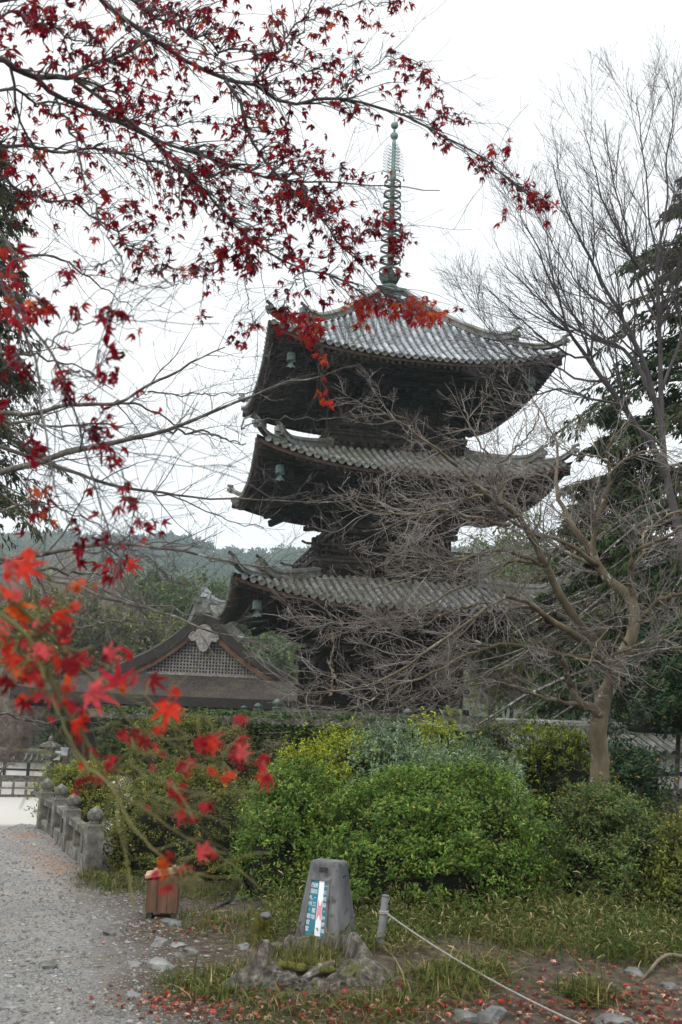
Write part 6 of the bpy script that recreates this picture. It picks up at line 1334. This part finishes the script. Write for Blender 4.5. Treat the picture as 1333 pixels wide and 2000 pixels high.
for x, y, s, c, a in FL:
    d = FD + rng.normal() * .05; th = math.radians(a); dirp = np.array([math.sin(th), math.cos(th) * -1.])   # a: 0 = up, 90 = to the right, 180 = down
    h = s * .57; p0 = at(x - dirp[0] * h * .6, y - dirp[1] * h * .6, d); p1 = at(x + dirp[0] * h, y + dirp[1] * h, d + rng.normal() * .006)
    j = int(np.argmin(((fpx - [x, y]) ** 2).sum(1))); Q = resample(np.array([fP[j], (fP[j] + p0) / 2 + [0, 0, .006], p0]), 8); sp_P.append(Q); sp_R.append(np.linspace(.0012, .0007, 8))
    lb.append(p0); ld.append(p1 - p0); ls.append(np.linalg.norm(p1 - p0) * rng.uniform(.8, .98)); lc.append(pal[c] * rng.uniform(.85, 1.15)); lk.append(rng.choice([0, 1, 2, 3, 6, 4], p=[.3, .25, .15, .15, .1, .05]))
mb = MB(); n = len(lb); put_leaves(mb, np.array(lb) - FB, np.array(ld), rng.normal(size=(n, 3)) * .45 + [0, -1, .1], np.array(ls), np.array(lc), np.array(lk)); mb.build('foliage', M['redleaf'], fb)
mb = MB(); mb.tubes(np.array(sp_P) - FB, np.array(sp_R), 5); mb.build('leaf_stalks', M['greenstem'], fb)

# ================================================================== CONIFERS
def conifer(name, base, H, Rm, seed, lab, pal, n=420, z0=.18, droop=.35, sprays=46, ls=.34, top=.2, group=None):
    g = np.random.default_rng(seed); t = empty(name, tuple(base), label=lab, cat='tree', group=group)
    mb = MB(); mb.tubes([[(0, 0, -.2), (.05, 0, H * .4), (0, .05, H * .75), (0, 0, H)]], [[H * .018, H * .014, H * .008, .01]], 10); mb.build('trunk', M['bark'], t, smooth=True)
    f = z0 + (1 - z0) * g.random(n) ** 1.1; z = f * H; a = g.uniform(0, 2 * PI, n); clump = 1 + .35 * np.sin(a * 3 + z * 1.3 + seed) * np.sin(z * 2.1)
    Lb = Rm * (1 - (f - z0) / (1 - z0)) ** .62 * clump * g.uniform(.6, 1.1, n) + top
    d = np.stack([np.cos(a), np.sin(a), g.uniform(.0, .3, n)], 1); s = np.linspace(0, 1, 7)
    B = np.stack([np.stack([d[:, 0] * Lb * q, d[:, 1] * Lb * q, z + d[:, 2] * Lb * q - droop * Lb * q ** 2], 1) for q in s], 1); B += g.normal(size=B.shape) * .03
    mb = MB(); mb.tubes(B, np.maximum(.008, (Lb * .016)[:, None] * np.linspace(1, .25, 7)[None]), 4); mb.build('limbs', M['bark'], t)
    idx = np.repeat(np.arange(n), sprays); q = g.uniform(.22, 1., len(idx)) ** .8; k = np.minimum((q * 6).astype(int), 5); fr = (q * 6 - k)[:, None]
    C = B[idx, k] * (1 - fr) + B[idx, k + 1] * fr; Dv = unit(B[idx, k + 1] - B[idx, k]); side = np.cross(Dv, [0, 0, 1.]) * np.where(g.random(len(idx)) < .5, 1, -1)[:, None]
    C = C + side * g.uniform(0, .22, (len(idx), 1)) * Lb[idx][:, None] * .8 + [0, 0, -.04]
    D = Dv * .8 + side * g.uniform(.1, 1., (len(idx), 1)) + [0, 0, -.55] + g.normal(size=(len(idx), 3)) * .35
    pal = np.array(pal); col = pal[g.integers(0, len(pal), n)][idx] * g.uniform(.7, 1.3, (len(idx), 1)); N_ = g.normal(size=(len(idx), 3)) * .6 + [0, 0, 1]
    L_ = ls * g.uniform(.5, 1.2, len(idx)); mb = MB(); leaf_quads(mb, C, D, N_, L_, L_ * .26, col); 
    D2 = D + g.normal(size=D.shape) * .6; leaf_quads(mb, C + unit(D) * (L_ * .3)[:, None], D2, N_, L_ * .8, L_ * .2, col * .9)
    mb.build('crown', M['conifer'], t); return t
CP = [(.022, .045, .014), (.035, .062, .018), (.052, .078, .024), (.06, .055, .03)]; CB = [(.04, .05, .02), (.06, .065, .026), (.08, .065, .034), (.045, .055, .022)]
p = at(-90, 800, 24); zt_ = at(-60, 245, 24)[2]; conifer('cedar', (p[0], 24, -.6), zt_ + .6, 2.6, 31, 'dark cedar behind the red leaves at the picture edge', CB, 260, .40, .5, 90, .22)
p = at(1425, 900, 25); conifer('cedar', (p[0], 25, -.1), at(1425, 250, 25)[2], 5.4, 32, 'tall dark cypress with layered boughs behind the fine bare twigs', CP, 290, .17, .45, 130, .27)
p = at(1215, 1000, 27); conifer('cedar', (p[0], 27, -.1), at(1215, 800, 27)[2] + .3, 3.0, 33, 'shorter broad dark conifer between the pagoda and the tall cypress', CP, 190, .2, .35, 110, .26)

# ================================================================== HILLS AND WOODS
SK = np.array([(-500, 1060), (-200, 1045), (0, 1040), (60, 1034), (140, 1034), (190, 1042), (270, 1049), (340, 1049), (385, 1064), (430, 1086), (520, 1090), (600, 1084), (700, 1072), (800, 1062), (905, 1072), (1000, 1068), (1333, 1075), (1900, 1060)], float)
SKP = np.array([at(x, y + 46, 780.) for x, y in SK])
def hill(X, Y):
    t = X / np.maximum(Y, 1) * 780; top = np.interp(t, SKP[:, 0], SKP[:, 2])
    g_ = sst((Y - 190) / 590); near = 7 * np.exp(-(((X + 12) / 60) ** 2)) * sst((Y - 70) / 60) * (1 - sst((Y - 150) / 120))
    return -2.9 + (top + 3) * g_ * np.where(Y > 780, 1 - ((Y - 780) / 900), 1) * (1 + .05 * np.sin(X * .02 + Y * .012)) + near
hx_ = np.linspace(-700, 700, 90); hy_ = np.concatenate([np.linspace(62, 200, 20), np.linspace(215, 1150, 70)]); GX, GY = np.meshgrid(hx_, hy_); V = np.stack([GX, GY, hill(GX, GY)], -1).reshape(-1, 3); idx = np.arange(len(V)).reshape(90, 90)
M['hillsoil'] = mat('wooded_hill_floor', [(.015, .022, .010), (.03, .04, .016)], .2, 1.)
mb = MB(); mb.add(V, np.stack([idx[:-1, :-1], idx[:-1, 1:], idx[1:, 1:], idx[1:, :-1]], -1).reshape(-1, 4)); mb.build('hills', M['hillsoil'], smooth=True, kind='structure', label='wooded hills beyond the temple')
g = np.random.default_rng(50); n = 6500; Y = 200 + 640 * g.random(n) ** .8; X = (g.random(n) - .5) * (Y * .95); k = (Y < 830); X, Y = X[k], Y[k]; n = len(X)
Z = hill(X, Y); sz = g.uniform(2.6, 5.2, n) * np.where(Y > 450, 1.25, .85); con = (np.sin(X * .025 + Y * .016) + g.normal(size=n) * .5) > -.1
q = 85; idx = np.repeat(np.arange(n), q); D = unit(g.normal(size=(n * q, 3)) * [1, 1, 1]); D[:, 2] = np.abs(D[:, 2]) * 1.0 - .25; r_ = g.uniform(.75, 1.1, n * q)
hgt = np.where(con, 2.2, 1.25)[idx]; taper_ = np.where(con[idx], 1 - .75 * np.clip(D[:, 2], 0, 1), 1.)
C = np.stack([X[idx] + D[:, 0] * sz[idx] * r_ * taper_ * .9, Y[idx] + D[:, 1] * sz[idx] * r_ * taper_ * .9, Z[idx] + 1.5 + sz[idx] * .6 + D[:, 2] * sz[idx] * r_ * hgt], 1)
pc = np.array([(.03, .062, .028), (.045, .082, .03)]); pb = np.array([(.07, .10, .03), (.12, .12, .05), (.13, .11, .07), (.065, .095, .03)])
tc_ = np.where(con[:, None], pc[g.integers(0, 2, n)], pb[g.integers(0, 4, n)])[idx] * g.uniform(.65, 1.3, (n * q, 1))
mb = MB(); leaf_quads(mb, C, D + g.normal(size=D.shape) * .7, D + g.normal(size=D.shape) * .3, sz[idx] * .5, sz[idx] * .32, tc_); mb.build('forest', M['conifer'], kind='stuff', label='hazy mixed forest covering the far hills')

def round_tree(name, base, H, R_, seed, lab, pal, n=1500, bare=False, ls=.35, group=None, tilt=0.):
    g = np.random.default_rng(seed); t = empty(name, tuple(base), label=lab, cat='tree', group=group)
    Pt = resample(np.array([(0, 0, -.3), (tilt * .3, 0, H * .25), (tilt * .6 + g.normal() * .15, 0, H * .5), (tilt, 0, H * .8)]), 12)[None]; Rt_ = np.linspace(H * .022, H * .008, 12)[None]
    A1, B1 = grow(Pt, Rt_, 16, .35, 1., H * .55, 42, 9, (0, 0, .05), .1, .6, .8, .012, .3, g); A2, B2 = grow(A1, B1, 9, .2, 1., H * .24, 40, 6, (0, 0, .04), .12, .6, .8, .008, .4, g)
    rf_ = max(1., base[1] / 40.); A3, B3 = grow(A2, B2, 7 if bare else 3, .2, 1., H * .11, 40, 4, (0, 0, .03), .12, .7, 1., .006 * rf_, .4, g)
    mb = MB(); mb.tubes(Pt, Rt_, 9); mb.build('trunk', M['bark'], t, smooth=True)
    mb = MB(); mb.tubes(A1, B1, 5); mb.tubes(A2, B2, 4)
    mb.tubes(A3, B3, 3); mb.build('limbs', M['twigbrown'] if bare else M['bark'], t)
    if bare:
        A4, B4 = grow(A3, B3, 4, .2, 1., H * .07, 40, 3, (0, 0, .03), .1, .7, 1., .0045 * rf_, .4, g); mb = MB(); mb.tubes(A4, B4, 3); mb.build('crown', M['twigbrown'], t)
    else:
        E = A3[:, 1:].reshape(-1, 3); i = g.integers(0, len(E), n); C = E[i] + g.normal(size=(n, 3)) * ls * .6; pal = np.array(pal); col = pal[g.integers(0, len(pal), len(E))][i] * g.uniform(.65, 1.3, (n, 1))
        mb = MB(); leaf_quads(mb, C, g.normal(size=(n, 3)) + [0, 0, -.2], g.normal(size=(n, 3)) * .6 + [0, 0, 1], ls * g.uniform(.6, 1.2, n), ls * g.uniform(.3, .6, n), col); mb.build('crown', M['conifer'], t)
    return t
def rt(px, py_top, Y, R_, seed, lab, pal=None, bare=False, n=2600, ls=.5, group=None, zb=None, tilt=0.):
    p = at(px, py_top, Y); zb = float(hill(np.array(p[0]), np.array(float(Y)))) if zb is None else zb
    return round_tree('bare_tree' if bare else 'broadleaf_tree', (p[0], Y, zb), p[2] - zb, R_, seed, lab, pal, n, bare, ls, group, tilt)
EG = [(.055, .10, .03), (.09, .135, .038), (.125, .16, .05)]; YG_ = [(.17, .18, .035), (.24, .22, .05), (.12, .14, .04)]; MG = [(.12, .14, .045), (.16, .155, .065), (.13, .125, .055)]
WG = 'trees in the wood behind the hall'
rt(330, 1160, 92, 3, 61, 'leafy dark green tree rising just behind the hall gable', EG, n=5200, ls=.55, group=WG); rt(265, 1215, 84, 3, 62, 'mid-green tree over the left slope of the thatched roof'.replace('left ', ''), MG, n=4200, ls=.5, group=WG)
rt(430, 1165, 96, 3, 63, 'green tree between the hall ridge and the lowest pagoda roof', EG, n=4600, ls=.55, group=WG); rt(180, 1165, 88, 3, 64, 'tall brown leafless tree behind the scarlet spray', bare=True, group=WG); rt(90, 1150, 80, 3, 65, 'leafless greyish tree below the long white-lichened bough', bare=True, group=WG)
rt(20, 1160, 84, 3, 66, 'leafless tree at the picture edge behind the orange leaves', bare=True, group=WG); rt(240, 1175, 95, 3, 67, 'leafless tree just beside the leafy trees behind the hall', bare=True, group=WG); rt(140, 1195, 74, 3, 68, 'olive tree half hidden by scarlet leaves', MG, n=3600, group=WG)
rt(60, 1215, 70, 3, 69, 'yellowish tree low behind the scarlet leaves', YG_, n=3200, group=WG); rt(560, 1230, 80, 3, 70, 'small green tree seen under the lowest eaves beside the pagoda columns', EG, n=2600, group=WG)
WR = 'trees in the gap beside the pagoda'
rt(965, 1118, 70, 3, 71, 'yellowing tree in the gap beside the lower pagoda storeys', YG_, n=4200, ls=.42, group=WR); rt(1030, 1100, 76, 3, 72, 'olive tree in the gap behind the forked maple limb', MG, n=4200, ls=.45, group=WR); rt(1090, 1095, 66, 3, 73, 'dark green tree where the gap meets the conifers', EG, n=4200, ls=.45, group=WR)
rt(960, 1180, 52, 3, 74, 'bare thicket tree under the lowest eaves, nearest the tiled wall end'.replace('nearest', 'close to'), bare=True, group=WR, zb=0.); rt(1060, 1190, 48, 3, 75, 'bare thicket tree behind the broken maple stub', bare=True, group=WR, zb=0.); rt(1130, 1170, 50, 3, 76, 'bare thicket tree straight behind the maple trunk', bare=True, group=WR, zb=0.)
rt(1000, 1230, 44, 3, 77, 'low yellow-leaved tree behind the tiled wall', YG_, n=2600, ls=.3, group=WR, zb=0.)
WL = 'trees beyond the white plaza wall'
rt(60, 1350, 62, 3, 78, 'pinkish-brown leafless cherry behind the plaza wall', bare=True, group=WL, zb=PLZ); rt(15, 1365, 59, 3, 79, 'leafless cherry at the picture edge behind the plaza wall', bare=True, group=WL, zb=PLZ); rt(140, 1370, 60, 3, 80, 'dark evergreen tree behind the stone lantern', EG, n=3600, ls=.32, group=WL, zb=PLZ)
rt(105, 1385, 66, 3, 84, 'brown leafless cherry just left of the stone lantern'.replace('just left of', 'standing right behind'), bare=True, group=WL, zb=PLZ); rt(-30, 1340, 64, 3, 85, 'tall leafless cherry cut by the picture edge above the plaza wall', bare=True, group=WL, zb=PLZ)
p = plz(-10, 1535); round_tree('bare_tree', (p[0], p[1], PLZ), at(30, 1420, p[1])[2] - PLZ, 2, 81, 'mossy leaning trunk with bare twigs standing on the plaza at the picture edge', None, bare=True, tilt=.9)

# ================================================================== AIR
mb = MB(); mb.box((0, 500, 84.), (2400, 1400, 184.)); hm = bpy.data.materials.new('pale_air'); hm.use_nodes = True; n_ = hm.node_tree; n_.nodes.remove(n_.nodes['Principled BSDF'])
pv = n_.nodes.new('ShaderNodeVolumePrincipled'); pv.inputs['Color'].default_value = (.80, .94, 1., 1); pv.inputs['Density'].default_value = .00040; pv.inputs['Anisotropy'].default_value = .1
n_.links.new(pv.outputs[0], n_.nodes['Material Output'].inputs['Volume'])
mb.build('haze', hm, kind='stuff', label='thin bluish air between the temple and the far hills')
